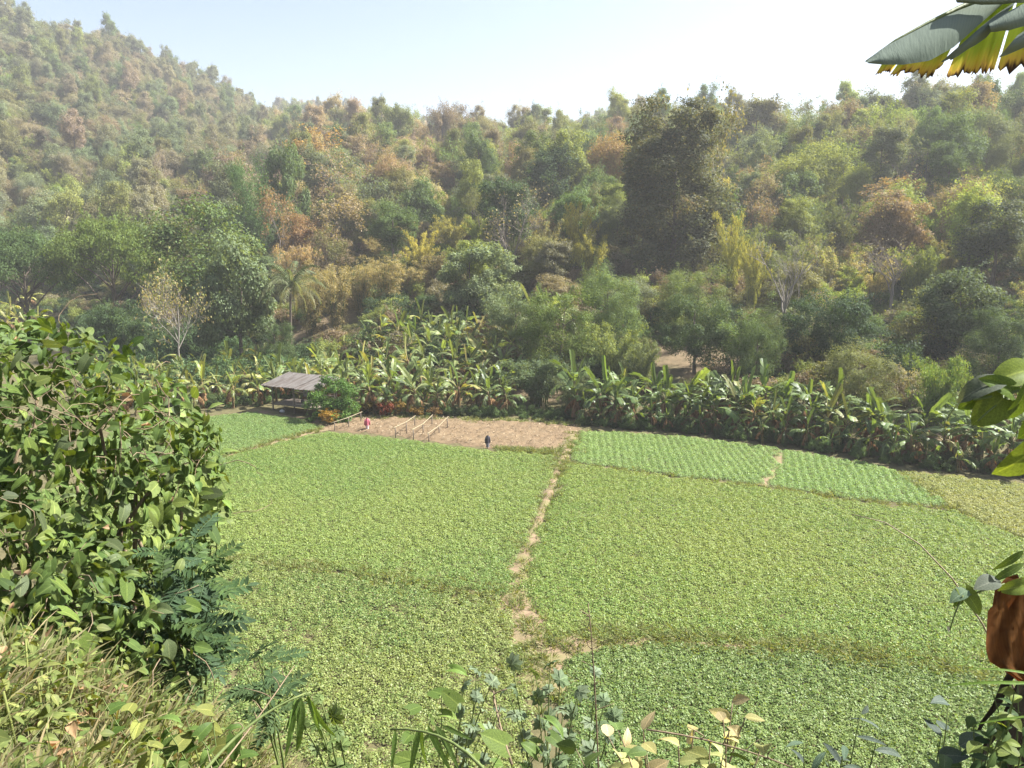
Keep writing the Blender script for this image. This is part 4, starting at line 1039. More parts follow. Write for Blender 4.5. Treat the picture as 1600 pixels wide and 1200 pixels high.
def banana(x, y, h, rng, c, c2, dead=0.4, nl=None, z=None, look=None):
    z = Hf(x, y) if z is None else z
    sc_ = h / 4.1
    r = root("banana_plant", (x, y, z - 0.05), rng.random() * 6.28, (sc_, sc_, sc_))
    r.rotation_euler = (rng.normal(0, 0.05), rng.normal(0, 0.05), rng.random() * 6.28)
    st = link("pseudostem", BSTEM[int(rng.integers(0, 3))], r)
    nl = nl or int(rng.integers(7, 11)); a = rng.random() * 6.28
    c = np.array(c) * rng.uniform(0.8, 1.2)
    for k in range(nl):
        if k < 2: m = BL_UP[int(rng.integers(0, 3))]
        elif k < nl - 4: m = BL_ARCH[int(rng.integers(0, 4))]
        else: m = BL_LOW[int(rng.integers(0, 3))]
        o = link("leaf", m, r, (0, 0, 2.03 - 0.055 * k)); a += 2.4 + rng.normal(0, 0.3)
        o.rotation_euler = (rng.normal(0, 0.16), rng.normal(0, 0.3), a); q = rng.uniform(0.6, 1.2); o.scale = (q * rng.uniform(0.8, 1.15), q, q)
        f = rng.random() ** 2.2
        tint(o, (c * (1 - f * 0.6) + np.array(c2) * f * 0.6) * rng.uniform(0.65, 1.35), c2)
    for k in range(3 + int(rng.random() < dead) * 2):
        o = link("dead_leaf", BL_DEAD[k % 2], r, (0, 0, 1.75 - 0.1 * k)); o.rotation_euler = (0, rng.normal(0, 0.2), rng.random() * 6.28)
        q = rng.uniform(0.7, 1.0); o.scale = (q, q, q); tint(o, np.array((0.17, 0.105, 0.055)) * rng.uniform(0.6, 1.3), (0.32, 0.21, 0.11))
    tag(r, None, "banana plant", "banana plants")
    q = proj((x, y, z + h * 0.6))
    lk = look or ("yellowing" if dead > 0.6 and rng.random() < 0.5 else ("tall" if h > 4.3 else ("small" if h < 3.2 else "leafy")))
    BAN_ITEMS.append((r, q[0], q[1], lk, "banana plant"))
    return r
LAND += [(465, 612, "the tin-roofed shed"), (573, 640, "the pink cloth scarecrow"), (660, 640, "the three parallel bamboo rails"), (760, 650, "the dark jacket scarecrow"), (890, 655, "the footpath's far end"), (1217, 690, "the short earth track"), (1000, 660, "the bright green bean rows"), (1400, 715, "the tapering bean rows"), (1560, 740, "the yellowing bean strip"), (1300, 640, "the middle of the dark banana row"), (600, 520, "the straw bamboo foot"), (50, 480, "the far green field")]
def bananas():
    rng = np.random.default_rng(9)
    Y1, Y2, YD = (0.105, 0.15, 0.045), (0.08, 0.125, 0.035), (0.24, 0.22, 0.075)
    # the dark row along the field's far edge
    A = [at(905, 664), at(1000, 672), at(1100, 681), at(1215, 696), at(1320, 713), at(1420, 730), at(1520, 742), at(1620, 752), at(1680, 758)]
    A = np.array(A)[:, :2]; seg = np.linalg.norm(np.diff(A, axis=0), axis=1); s = np.concatenate([[0], np.cumsum(seg)])
    t = 0.3; DK = (0.062, 0.098, 0.032); LM = (0.125, 0.165, 0.045)
    while t < s[-1]:
        p = np.array([np.interp(t, s, A[:, 0]), np.interp(t, s, A[:, 1])]); b = unit(p)
        q = p + b * rng.uniform(0.3, 0.9) + rng.normal(0, 0.2, 2)
        banana(q[0], q[1], rng.uniform(1.7, 2.6), rng, DK, LM, 0.5, nl=7)
        q = p + b * rng.uniform(1.3, 2.4) + rng.normal(0, 0.35, 2)
        banana(q[0], q[1], rng.uniform(3.4, 4.4), rng, DK, LM if rng.random() < 0.7 else YD, 0.6, nl=11)
        q = p + b * rng.uniform(3.0, 4.8) + rng.normal(0, 0.4, 2)
        if rng.random() < 0.8: banana(q[0], q[1], rng.uniform(3.8, 5.0), rng, Y2, LM if rng.random() < 0.7 else YD, 0.5, nl=11)
        t += rng.uniform(0.95, 1.45)
    # the pale grove behind the bare plot
    pts = []
    for k in range(5000):
        px = rng.uniform(425, 800); d = rng.uniform(55, 80); r_ = ray(px, 600); s_ = d / math.hypot(r_[0], r_[1]); x, y = r_[0] * s_, r_[1] * s_
        fr = np.interp(px, [350, 400, 425, 520, 545, 560, 640, 800], [62, 61, 64.5, 62.5, 59, 57.2, 56.4, 55.6])
        if d < fr or d > np.interp(px, [430, 520, 600, 800], [69, 75, 80, 75]): continue
        if all((x - a) ** 2 + (y - b) ** 2 > 1.45 ** 2 for a, b in pts): pts.append((x, y))
        if len(pts) > 128: break
    for (x, y) in pts:
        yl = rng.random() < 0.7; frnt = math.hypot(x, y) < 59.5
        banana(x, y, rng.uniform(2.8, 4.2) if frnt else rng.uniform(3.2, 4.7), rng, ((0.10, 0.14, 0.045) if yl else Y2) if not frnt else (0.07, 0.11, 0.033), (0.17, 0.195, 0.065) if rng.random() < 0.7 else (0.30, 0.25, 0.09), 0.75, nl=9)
    # behind the thicket, left of the shed
    pts = []
    for k in range(2500):
        px = rng.uniform(150, 418); d = rng.uniform(62.5, 80); r_ = ray(px, 600); s_ = d / math.hypot(r_[0], r_[1]); x, y = r_[0] * s_, r_[1] * s_
        if all((x - a) ** 2 + (y - b) ** 2 > 1.9 ** 2 for a, b in pts): pts.append((x, y))
        if len(pts) > 52: break
    for (x, y) in pts: banana(x, y, rng.uniform(2.8, 3.8), rng, Y1 if rng.random() < 0.6 else Y2, YD, 0.5)
    for px in (90, 115, 140, 165, 215, 240):
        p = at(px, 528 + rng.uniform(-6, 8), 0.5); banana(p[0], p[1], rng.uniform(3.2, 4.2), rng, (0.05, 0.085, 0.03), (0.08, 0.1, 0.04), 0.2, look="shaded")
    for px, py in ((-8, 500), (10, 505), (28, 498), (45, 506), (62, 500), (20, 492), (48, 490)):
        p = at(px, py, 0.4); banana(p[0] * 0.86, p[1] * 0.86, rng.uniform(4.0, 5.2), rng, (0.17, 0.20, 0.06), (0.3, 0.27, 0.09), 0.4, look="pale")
    for px, d in ((832, 74), (852, 75), (872, 74)):
        r_ = ray(px, 440); s_ = d / math.hypot(r_[0], r_[1]); banana(r_[0] * s_, r_[1] * s_, CAM_H + r_[2] * s_ - Hf(r_[0] * s_, r_[1] * s_), rng, (0.11, 0.15, 0.06), (0.2, 0.22, 0.1), 0.2, look="uphill")
bananas()
auto_labels(BAN_ITEMS)
def banana_floor():                                   # weeds hiding the stems' feet, plus a dark run added behind the shed
    rng = np.random.default_rng(25); P = []
    for pix, n, w in (([(905, 667), (1000, 674), (1100, 683), (1215, 698), (1320, 715), (1420, 732), (1520, 744), (1620, 754), (1690, 759)], 330, 1.6), ([(560, 648), (640, 651), (720, 653), (800, 656), (900, 662)], 170, 1.5), ([(160, 636), (300, 640), (420, 638)], 110, 2.0), ([(415, 622), (470, 626), (520, 632)], 90, 1.2)):  # last run is added to make the shed's interior look dark
        G = np.array([at(*p)[:2] for p in pix]); seg = np.linalg.norm(np.diff(G, axis=0), axis=1); s = np.concatenate([[0], np.cumsum(seg)]); t = rng.random(n) * s[-1]
        c = np.stack([np.interp(t, s, G[:, 0]), np.interp(t, s, G[:, 1])], 1); c = c + unit(c) * (rng.random(n) * 2 * w + 0.3)[:, None]; P.append(c)
    P = np.concatenate(P); n = len(P); z = H(P[:, 0], P[:, 1]) - 0.05; s = rng.uniform(0.10, 0.24, n); c = np.array([[0.045, 0.07, 0.025]]) * rng.uniform(0.6, 1.6, (n, 1))
    scatter("banana_weeds", np.column_stack([P, z]), np.column_stack([np.zeros((n, 2)), rng.random(n) * 6.28]), np.column_stack([s, s, s * rng.uniform(0.8, 1.4, n)]), rng.integers(0, 3, n), c, c * 1.3, SHRUBS, "dark weeds between the banana stems, with a run added to darken the shed", "weeds")
banana_floor()

# ------------------------------------------------------------------ coconut palm
def frond_mesh(seed):
    rng = np.random.default_rng(seed); mb = MB(); n = 26; s = np.linspace(0, 1, n); a = np.radians(52 - 115 * s ** 1.2); L = 4.3
    C = np.zeros((n, 3))
    for k in range(n - 1): C[k + 1] = C[k] + L / n * np.array([0, math.cos(a[k]), math.sin(a[k])])
    tube(mb, C, np.linspace(0.04, 0.008, n), 4, 0.9, cap=False)
    k = np.repeat(np.arange(3, n), 2); sd_ = np.tile([-1, 1], n - 3); l = 0.9 * np.sin(np.pi * (0.12 + 0.82 * s[k])) ** 0.7
    dr = unit(np.column_stack([sd_ * 0.8, np.full(len(k), 0.45), -0.75 - 0.3 * rng.random(len(k))]))
    P = C[k] + dr * (l * 0.5)[:, None]
    N = unit(np.cross(dr, np.column_stack([np.zeros(len(k)), np.ones(len(k)), np.zeros(len(k))])) * sd_[:, None])
    leaves(mb, P, N, dr, l, 0.075, rng.random(len(k)), 0.05)
    return mb.mesh("palm_frond", M_FOL)
def palm():
    x, y, g, h = tree(450, 448, 10, 80, "shrub", "green", key=True); TREES.pop()
    r = root("palm_tree", (x, y, g)); tag(r, "coconut palm with drooping fronds beside the straw-brown bamboo", "palm")
    mb = MB(); n = 9; t = np.linspace(0, 1, n); tube(mb, np.column_stack([0.25 * t * t, 0 * t, t * h - 0.3 * (t < 0.01)]), np.linspace(0.15, 0.10, n), 8)
    link("trunk", mb.mesh("palm_trunk", M_BARK, True), r)
    FM = [frond_mesh(400 + k) for k in range(3)]; rng = np.random.default_rng(4)
    for k in range(22):
        o = link("frond", FM[k % 3], r, (0.25, 0, h)); lift = 0.75 - 1.75 * (k / 21)
        o.rotation_euler = Matrix.Rotation(k * 2.4, 3, 'Z').to_euler(); o.rotation_euler = (Matrix.Rotation(k * 2.4, 3, 'Z') @ Matrix.Rotation(lift, 3, 'X')).to_euler()
        f = k / 21; tint(o, np.array((0.05, 0.075, 0.032)) * (1 - f) + np.array((0.12, 0.11, 0.06)) * f, (0.085, 0.105, 0.045))
palm()

# ------------------------------------------------------------------ tin-roofed field shed
def shed():
    A = at(427, 642); Cc = at(495, 651)
    e = unit(Cc - A); nrm = np.array([-e[1], e[0], 0.0])            # into the depth
    Wd = float(np.linalg.norm(Cc - A)); D = 2.2
    r = root("shed", tuple(A), math.atan2(e[1], e[0])); tag(r, "small open wooden field shed with a corrugated grey roof and raised platform", "shed")
    def part(name, f, mat=M_WOOD, sm=False):
        mb = MB(); f(mb); return link(name, mb.mesh(name, mat, sm), r)
    hf, hb = 2.0, 2.42
    for i, x in enumerate((0.0, Wd / 2, Wd)):
        for y, hh in ((0.0, hf), (D, hb)):
            part("post", lambda mb: tube(mb, [(x, y, -0.2), (x + 0.015, y, hh / 2), (x, y, hh)], 0.06, 7))
    for y, hh in ((0, hf), (D, hb)):
        part("beam", lambda mb: tube(mb, [(-0.35, y, hh + 0.05), (Wd / 2, y + 0.02, hh + 0.04), (Wd + 0.3, y, hh + 0.05)], 0.05, 6))
    sl = (hb - hf) / D; y0, y1 = -0.62, D + 0.25
    for x in np.linspace(-0.35, Wd + 0.25, 5):
        part("rafter", lambda mb: tube(mb, [(x, y0 + .05, hf + 0.13 + (y0 + .05) * sl), (x, y1 - .05, hf + 0.13 + (y1 - .05) * sl)], 0.035, 5))
    x0, x1 = -0.62, Wd + 0.2; ns = 6; wS = (x1 - x0) / ns
    rng = np.random.default_rng(2)
    for k in range(ns):                                             # corrugated sheets, overlapped
        def sheet(mb, k=k):
            n = 37; u = np.linspace(x0 + k * wS - 0.03, x0 + (k + 1) * wS + 0.03, n); dz = rng.normal(0, 0.008); ex = rng.normal(0, 0.05)
            rows = []
            for yv in np.linspace(y0 - ex, y1, 4):
                z = hf + 0.20 + yv * sl + 0.028 * np.sin(u * 2 * np.pi / 0.152) + dz + 0.008 * (k % 2) + rng.normal(0, 0.006)
                rows.append(np.column_stack([u, np.full(n, yv), z]))
            V = np.concatenate(rows); i = np.arange(3)[:, None] * n; j = np.arange(n - 1)[None, :]
            F = np.stack([i + j, i + j + 1, i + n + j + 1, i + n + j], -1).reshape(-1, 4); mb.add(V, F); mb.add(V - np.array([0, 0, 0.012]), F[:, ::-1])
        part("roof_sheet", sheet, M_TIN, True)
    for k in range(9):                                             # platform boards
        yb = 0.08 + k * 0.24
        part("plank", lambda mb: box(mb, (Wd / 2 + rng.normal(0, .03), yb, 0.62 + rng.normal(0, .006)), (Wd + 0.1, 0.215, 0.035)))
    for x in (0.05, Wd / 2, Wd - 0.05):
        part("joist", lambda mb: box(mb, (x, 1.1, 0.555), (0.08, 2.2, 0.09)))
    for x in (Wd * 0.25, Wd * 0.78):
        part("prop", lambda mb: tube(mb, [(x, 0.1, -0.1), (x, 0.1, 0.52)], 0.035, 6))
    part("front_rail", lambda mb: box(mb, (Wd / 2, -0.045, 0.60), (Wd + 0.2, 0.05, 0.11)))
    part("back_rail", lambda mb: box(mb, (Wd / 2, D + .06, 1.15), (Wd + 0.1, 0.04, 0.10)))
    part("bench", lambda mb: (box(mb, (Wd + 0.75, 0.5, 0.5), (1.1, 0.45, 0.05)), box(mb, (Wd + 0.4, 0.5, 0.2), (0.07, 0.3, 0.55)), box(mb, (Wd + 1.1, 0.5, 0.2), (0.07, 0.3, 0.55))))
    M = Matrix.Translation(Vector(A)) @ Matrix.Rotation(math.atan2(e[1], e[0]), 4, 'Z')
    def P(x, y, z): return tuple(M @ Vector((x, y, z)))
    LAND.append((465, 612, "the tin-roofed shed"))
    m = plain_material("grey_cloth", (0.16, 0.17, 0.19), (0.26, 0.27, 0.29), 8, 0.9)
    mb = MB(); rows = []                                            # cloth hanging from the rear beam
    u = np.linspace(0, 0.5, 12)
    for q, z in enumerate(np.linspace(1.95, 0.95, 6)): rows.append(np.column_stack([u, 0.04 * np.sin(u * 26 + q * 0.3) * (0.4 + q * 0.2), np.full(12, z)]))
    V = np.concatenate(rows); i = np.arange(5)[:, None] * 12; j = np.arange(11)[None, :]; F = np.stack([i + j, i + j + 1, i + 12 + j + 1, i + 12 + j], -1).reshape(-1, 4)
    mb.add(V, F); mb.add(V + np.array([0, 0.012, 0]), F[:, ::-1])
    o = link("hanging_cloth", mb.mesh("hanging_cloth", m, True), None, P(1.25, D - 0.25, 0)); o.rotation_euler = (0, 0, math.atan2(e[1], e[0])); tag(o, "grey cloth hanging inside the tin-roofed shed", "cloth")
    mat_t = plain_material("pale_board", (0.42, 0.36, 0.27), (0.55, 0.49, 0.38), 6, 0.8)
    mb = MB(); box(mb, (0, 0, 0.02), (0.85, 0.16, 0.04), Matrix.Rotation(0.25, 3, 'Z')); box(mb, (0.02, 0.12, 0.025), (0.8, 0.07, 0.045), Matrix.Rotation(0.31, 3, 'Z'))
    o = link("board", mb.mesh("board", mat_t), None, P(2.5, 0.45, 0.645)); o.rotation_euler = (0, 0, math.atan2(e[1], e[0])); tag(o, "pale offcut board lying on the shed platform", "board")
    mb = MB(); n = 12; t = np.linspace(0, 1, 7)
    tube(mb, np.column_stack([0 * t, 0 * t, t * 0.26]), 0.15 * np.array([0.7, 0.95, 1.05, 1.05, 0.95, 0.8, 0.85]), 12)
    o = link("pot", mb.mesh("pot", plain_material("blackened_pot", (0.05, 0.05, 0.05), (0.12, 0.11, 0.1), 9, 0.5), True), None, P(2.05, 1.1, 0.642)); tag(o, "blackened cooking pot on the shed platform", "pot")
    # white sacks on the ground by the garden shrubs
    def sack(px, py, c, w, h, label):
        p = at(px, py); rg = np.random.default_rng(int(px)); mb = MB(); rows = []
        for z, q in ((0, 0.8), (0.15, 1.05), (0.4, 1.0), (0.65, 0.9), (0.85, 0.6), (0.95, 0.25), (1.05, 0.4)):
            th = np.arange(10) * 0.6283; rows.append(np.column_stack([np.cos(th) * w * q, np.sin(th) * w * 0.7 * q, np.full(10, z * h)]) + rg.normal(0, 0.02, (10, 3)) * w)
        V = np.concatenate(rows); i = np.arange(6)[:, None] * 10; j = np.arange(10)[None, :]; j2 = (j + 1) % 10
        mb.add(V, np.stack([i + j, i + j2, i + 10 + j2, i + 10 + j], -1).reshape(-1, 4)); mb.add(rows[-1], [list(range(10))]); mb.add(rows[0], [list(range(10))[::-1]])
        tag(link("sack", mb.mesh("sack", plain_material("sack_cloth", c, tuple(min(1, v * 1.2) for v in c), 9, 0.8), True), None, tuple(p)), label, "sack", "sacks by the shed")
    sack(531, 650, (0.62, 0.62, 0.64), 0.26, 0.5, "white sack standing by the red-leaved garden shrub")
    sack(441, 644, (0.45, 0.45, 0.46), 0.2, 0.22, "small pale bag on the ground under the shed platform")
shed()

# ------------------------------------------------------------------ bamboo rails on the bare plot
def rail(tops, label, lift=0):
    P = [at(px, py) for (px, py, _) in tops]
    r = root("bamboo_rail", tuple(P[0])); tag(r, label, "bamboo rail", "bamboo rails on the bare plot")
    O = P[0]; T_ = []
    for (px, py, ty), b in zip(tops, P):
        hh = (py - ty) / FPX * math.hypot(b[1], b[2] - CAM_H) / CP * 1.02
        T_.append(b - O + np.array([0, 0, hh]))
        mb = MB(); q = b - O
        tube(mb, [q + (0, 0, -0.1), q + (0.01, 0, hh * 0.5), q + (0, 0, hh - 0.02)], [0.034, 0.032, 0.03], 7); link("post", mb.mesh("rail_post", M_WOOD, True), r)
    T_ = np.array(T_); d0 = unit(T_[0] - T_[1]) * 0.25; d1 = unit(T_[-1] - T_[-2]) * 0.25
    Q = np.vstack([T_[0] + d0, T_, T_[-1] + d1]); mb = MB()
    tube(mb, Q + np.array([0, 0, 0.02]), np.linspace(0.030, 0.022, len(Q)), 8); link("pole", mb.mesh("rail_pole", M_BAMBOO, True), r)
rail([(523, 673, 660), (545, 670, 653), (564, 661, 645)], "bamboo rail on posts beside the orange garden shrub, apart from the others")
rail([(618, 684, 668), (635, 678, 660), (648, 667, 651)], "first of three parallel bamboo rails counted from the shed")
rail([(646, 688, 671), (661, 679, 663), (675, 666, 650)], "middle one of the three parallel bamboo rails")
rail([(670, 690, 677), (686, 680, 666), (699, 670, 653)], "third parallel bamboo rail, the one farthest from the shed")

# ------------------------------------------------------------------ scarecrows: clothes hung on sticks
def scarecrow(px, py, top, label, c, c_low, arms, skirt):
    b = at(px, py); hh = (py - top) / FPX * math.hypot(b[1], CAM_H) / CP
    r = root("scarecrow", tuple(b), 0.3); tag(r, label, "scarecrow", "scarecrows on the bare plot")
    mb = MB(); tube(mb, [(0, 0, -0.1), (0.01, 0, hh * 0.5), (0, 0, hh * 0.98)], 0.018, 6); link("pole", mb.mesh("scarecrow_pole", M_BAMBOO), r)
    mb = MB(); tube(mb, [(-arms, 0, hh * 0.84), (0, 0.01, hh * 0.86), (arms, 0, hh * 0.83)], 0.014, 6); link("cross_stick", mb.mesh("cross_stick", M_BAMBOO), r)
    def lathe(name, prof, mat, off=0):
        mb = MB(); rows = []; n = 16; th = np.arange(n) * 2 * np.pi / n
        for z, rx, ry in prof: rows.append(np.column_stack([np.cos(th) * rx * (1 + 0.08 * np.sin(th * 5 + z * 9)), np.sin(th) * ry * (1 + 0.12 * np.sin(th * 4 + z * 5)), np.full(n, z) + 0.02 * np.sin(th * 3)]))
        V = np.concatenate(rows); m = len(prof); i = np.arange(m - 1)[:, None] * n; j = np.arange(n)[None, :]; j2 = (j + 1) % n
        mb.add(V, np.stack([i + j, i + j2, i + n + j2, i + n + j], -1).reshape(-1, 4)); return mb, link(name, mb.mesh(name, mat, True), r)
    m1 = plain_material("scarecrow_cloth", c, tuple(min(1, v * 1.35) for v in c), 7, 0.9); m2 = plain_material("scarecrow_lower", c_low, tuple(min(1, v * 1.3) for v in c_low), 7, 0.9)
    lathe("shirt", [(hh * 0.36, 0.13, 0.08), (hh * 0.5, 0.115, 0.075), (hh * 0.7, 0.13, 0.075), (hh * 0.84, 0.12, 0.06), (hh * 0.9, 0.06, 0.05), (hh * 0.95, 0.055, 0.05)], m1)
    lathe("lower_cloth", [(hh * 0.1, skirt, 0.08), (hh * 0.25, skirt * 0.9, 0.08), (hh * 0.4, 0.14, 0.08)], m2)
    for s_ in (-1, 1):
        mb = MB(); tube(mb, [(s_ * 0.10, 0, hh * 0.84), (s_ * (0.10 + arms * 0.5), 0, hh * 0.68), (s_ * (0.10 + arms * 0.6), 0.01, hh * 0.42)], [0.05, 0.045, 0.045], 9); link("sleeve", mb.mesh("sleeve", m1, True), r)
scarecrow(574, 673, 652, "pink and white cloth scarecrow on a stick beside the lone bamboo rail", (0.42, 0.12, 0.16), (0.5, 0.38, 0.40), 0.12, 0.10)
scarecrow(762, 701, 679, "dark jacket scarecrow on a stick standing alone on the bare plot", (0.045, 0.042, 0.055), (0.16, 0.15, 0.18), 0.07, 0.10)

# garden shrubs behind the rails
def garden():
    rng = np.random.default_rng(31)
    L = [(517, 664, 42, 30, (0.42, 0.25, 0.03), "orange-leaved garden shrub at the mouth of the shed track"), (541, 655, 36, 26, (0.22, 0.055, 0.035), "dark red-leaved garden shrub beside the white sack"), (556, 650, 26, 22, (0.32, 0.19, 0.05), "orange-brown garden shrub behind the lone bamboo rail"),
         (584, 650, 30, 28, (0.26, 0.20, 0.05), "yellowish garden shrub behind the pink scarecrow"), (603, 654, 30, 34, (0.28, 0.08, 0.035), "rust-red garden shrub between scarecrow and parallel rails"), (618, 651, 34, 32, (0.34, 0.23, 0.05), "golden garden shrub left of the parallel rails"),
         (652, 653, 26, 24, (0.30, 0.20, 0.05), "golden garden shrub behind the first parallel rail"), (680, 655, 26, 22, (0.22, 0.14, 0.05), "brownish garden shrub behind the middle parallel rail"), (572, 646, 20, 30, (0.10, 0.14, 0.03), "thin green garden shrub against the banana stems")]
    for i, (px, py, w, h, c, lab) in enumerate(L):
        b = at(px, py); d = math.hypot(b[0], b[1]); kk = K["herb"][i % 2]; w_ = w * d / FPX * 0.9; h_ = h * d / FPX * 0.9
        r = root("garden_shrub", tuple(b), i * 1.3, (w_ / kk.W, w_ / kk.W, h_ / kk.H)); link("stem_cluster", kk.wood, r); tint(link("foliage", kk.crown, r), tuple(np.array(c) * 0.34), tuple(np.array(c) * 0.48)); tag(r, lab, "shrub", "garden shrubs")
garden()

# ------------------------------------------------------------------ near plants: leaf shapes
def leaf_mesh(name, L, W, wf, n=7, fold=0.25, curl=0.25, back=0.0, wav=0.0, mat=None, seed=0, across=2):
    """one leaf along +Y from its stalk, face up; wf(t) is the half-width profile, back pulls the base lobes behind the stalk"""
    rng = np.random.default_rng(seed); mb = MB()
    s = np.linspace(0, 1, n + 1); a = -curl * s * 1.2; y = np.cumsum(np.concatenate([[0], np.cos(a[1:]) * L / n])); z = np.cumsum(np.concatenate([[0], np.sin(a[1:]) * L / n]))
    fr = np.linspace(-1, 1, 2 * across + 1); rows = []; lc = []
    for k in range(n + 1):
        w = W / 2 * wf(s[k]); q = np.abs(fr)
        rows.append(np.column_stack([fr * w * math.cos(fold), y[k] - back * L * (1 - s[k]) ** 3 * q ** 1.5, z[k] + q * w * math.sin(fold) - 0.3 * w * q * q * fold + wav * w * np.sin(s[k] * 14 + fr * 3) * q]))
        lc.append(np.column_stack([fr, np.full(len(fr), s[k]), q + 0.001]))
    V = np.concatenate(rows); m = len(fr); i = np.arange(n)[:, None] * m; j = np.arange(m - 1)[None, :]
    F = np.stack([i + j, i + j + 1, i + m + j + 1, i + m + j], -1).reshape(-1, 4)
    mb.add(V, F, 0, np.clip(rng.normal(0.4, 0.12), 0, 1), np.concatenate(lc))
    return mb.mesh(name, mat or M_LEAF, True)
heart = lambda t: max(0.02, (1 - t) ** 0.75 * (0.78 + 1.1 * t)) if t > 0 else 0.62
ovate = lambda t: max(0.02, (math.sin(math.pi * min(1, t ** 0.75 + 0.02))) ** 0.8)
lance = lambda t: max(0.02, math.sin(math.pi * (t ** 0.8)) ** 0.9)
strap = lambda t: max(0.03, min(1, t * 4) ** 0.6 * (1 - t) ** 0.45)
HEARTS = [leaf_mesh("heart_leaf", 1, 0.95 - 0.06 * k, heart, 7, 0.12 + 0.2 * k, 0.15 + 0.3 * k, 0.28, 0.035 + 0.03 * (k % 2), seed=k, across=3) for k in range(4)]
OVATES = [leaf_mesh("ovate_leaf", 1, 0.62, ovate, 6, 0.2 + 0.12 * k, 0.2 + 0.25 * k, 0.03, 0.05, seed=10 + k) for k in range(3)]
LANCES = [leaf_mesh("lance_leaf", 1, 0.20, lance, 8, 0.25, 0.3 + 0.35 * k, 0, 0.0, seed=20 + k) for k in range(3)]
STRAPS = [leaf_mesh("bamboo_leaf", 1, 0.16, strap, 8, 0.3, 0.15 + 0.2 * k, 0, 0.0, seed=24 + k) for k in range(3)]
DEADS = [leaf_mesh("dead_leaf", 1, 0.7, ovate, 6, 0.7 + 0.3 * k, 0.9 - 0.5 * k, 0.1, 0.25, M_DRY, seed=30 + k) for k in range(3)]
def pinnate(name, seed, pairs=7):
    rng = np.random.default_rng(seed); mb = MB(); n = pairs + 1; s = np.linspace(0, 1, 10); C = np.column_stack([0 * s, s, 0.18 * s - 0.38 * s * s]); tube(mb, C, np.linspace(0.012, 0.005, 10), 4, 0.9, cap=False)
    T, N, P, L = [], [], [], []
    for k in range(pairs):
        t = 0.22 + 0.74 * k / (pairs - 1); b = np.array([0, t, 0.18 * t - 0.38 * t * t]); l = 0.36 * (1 - 0.35 * abs(t - 0.55))
        for sd_ in (-1, 1):
            d = unit(np.array([sd_ * 0.85, 0.5, -0.15 + rng.normal(0, 0.12)])); P.append(b); T.append(d); L.append(l); N.append(unit(np.array([sd_ * -0.15, 0.1, 1]) + rng.normal(0, 0.12, 3)))
    P.append(C[-1]); T.append(np.array([0, 1, -0.5])); L.append(0.36); N.append(np.array([0, 0.4, 1.0]))
    for p, d, l, nn in zip(P, T, L, N):
        d = unit(d); nn = unit(nn - d * np.dot(nn, d)); sx = np.cross(d, nn); w = l * 0.34
        q = [(0, 0), (0.3, 0.85), (0.6, 0.9), (1, 0)]
        V = [p, p + d * l * 0.3 + sx * w * 0.5 + nn * 0.02, p + d * l * 0.65 + sx * w * 0.45 + nn * 0.02, p + d * l, p + d * l * 0.65 - sx * w * 0.45 + nn * 0.02, p + d * l * 0.3 - sx * w * 0.5 + nn * 0.02, p + d * l * 0.5]
        mb.add(V, [[0, 1, 2, 6], [6, 2, 3, 4], [0, 6, 4, 5]][:2] + [[0, 6, 4, 5]], 0, np.clip(rng.normal(0.4, 0.2), 0, 1), [[0, 0, .1], [1, .3, .1], [1, .65, .1], [0, 1, .1], [-1, .65, .1], [-1, .3, .1], [0, .5, .1]])
    return mb.mesh(name, M_LEAF)
PINN = [pinnate("pinnate_leaf", 50 + k) for k in range(3)]
def palmate(seed):
    rng = np.random.default_rng(seed); mb = MB()
    for k, a in enumerate(np.radians([-150, -105, -60, -22, 22, 60, 105, 150])):
        l = (0.5 if abs(a) > 2.2 else (0.75 if abs(a) > 1.3 else 1.0)) * rng.uniform(0.9, 1.05); d = np.array([math.sin(a), math.cos(a), -0.08 - 0.2 * rng.random()]); d = unit(d); sx = unit(np.cross(d, [0, 0, 1])); w = 0.13; up = np.cross(sx, d)
        c = lambda t, e, z=0: d * l * t * 0.55 + sx * e * w + up * z
        V = [c(0, 0), c(0.35, 0.8, .03), c(0.62, 1.0, .02), c(1.0, 0, -.05), c(0.62, -1.0, .02), c(0.35, -0.8, .03), c(0.5, 0, 0)]
        mb.add(V, [[0, 1, 2, 6], [6, 2, 3, 4], [0, 6, 4, 5]], 0, np.clip(rng.normal(0.4, 0.15), 0, 1), [[0, 0, .1], [1, .3, .1], [1, .65, .1], [0, 1, .1], [-1, .65, .1], [-1, .3, .1], [0, .5, .1]])
    return mb.mesh("palmate_leaf", M_LEAF)
PALM = [palmate(60 + k) for k in range(3)]
def basis(d, n):
    d = unit(d); n = unit(np.asarray(n, float) - d * np.dot(n, d)); x = np.cross(d, n)
    return Matrix(((x[0], d[0], n[0]), (x[1], d[1], n[1]), (x[2], d[2], n[2])))
def put_leaf(parent, mesh, p, d, n, size, c, c2=None, name="leaf"):
    o = link(name, mesh, parent); O = np.array(parent.location) if parent is not None else np.zeros(3)
    M = basis(d, n).to_4x4(); M.translation = Vector(np.asarray(p) - O)
    s_ = size if np.ndim(size) else (size, size, size)
    o.matrix_local = M @ Matrix.Diagonal((*s_, 1))
    tint(o, c, c2); return o
def stem(parent, pts, r0, r1, mat=M_STEM, name="stem", sides=6):
    O = np.array(parent.location); mb = MB(); P = np.asarray(pts, float) - O
    if len(P) == 3:
        t = np.linspace(0, 1, 9)[:, None]; P = (1 - t) ** 2 * P[0] + 2 * t * (1 - t) * P[1] + t * t * P[2]
    tube(mb, P, np.linspace(r0, r1, len(P)), sides); return link(name, mb.mesh(name, mat, True), parent)
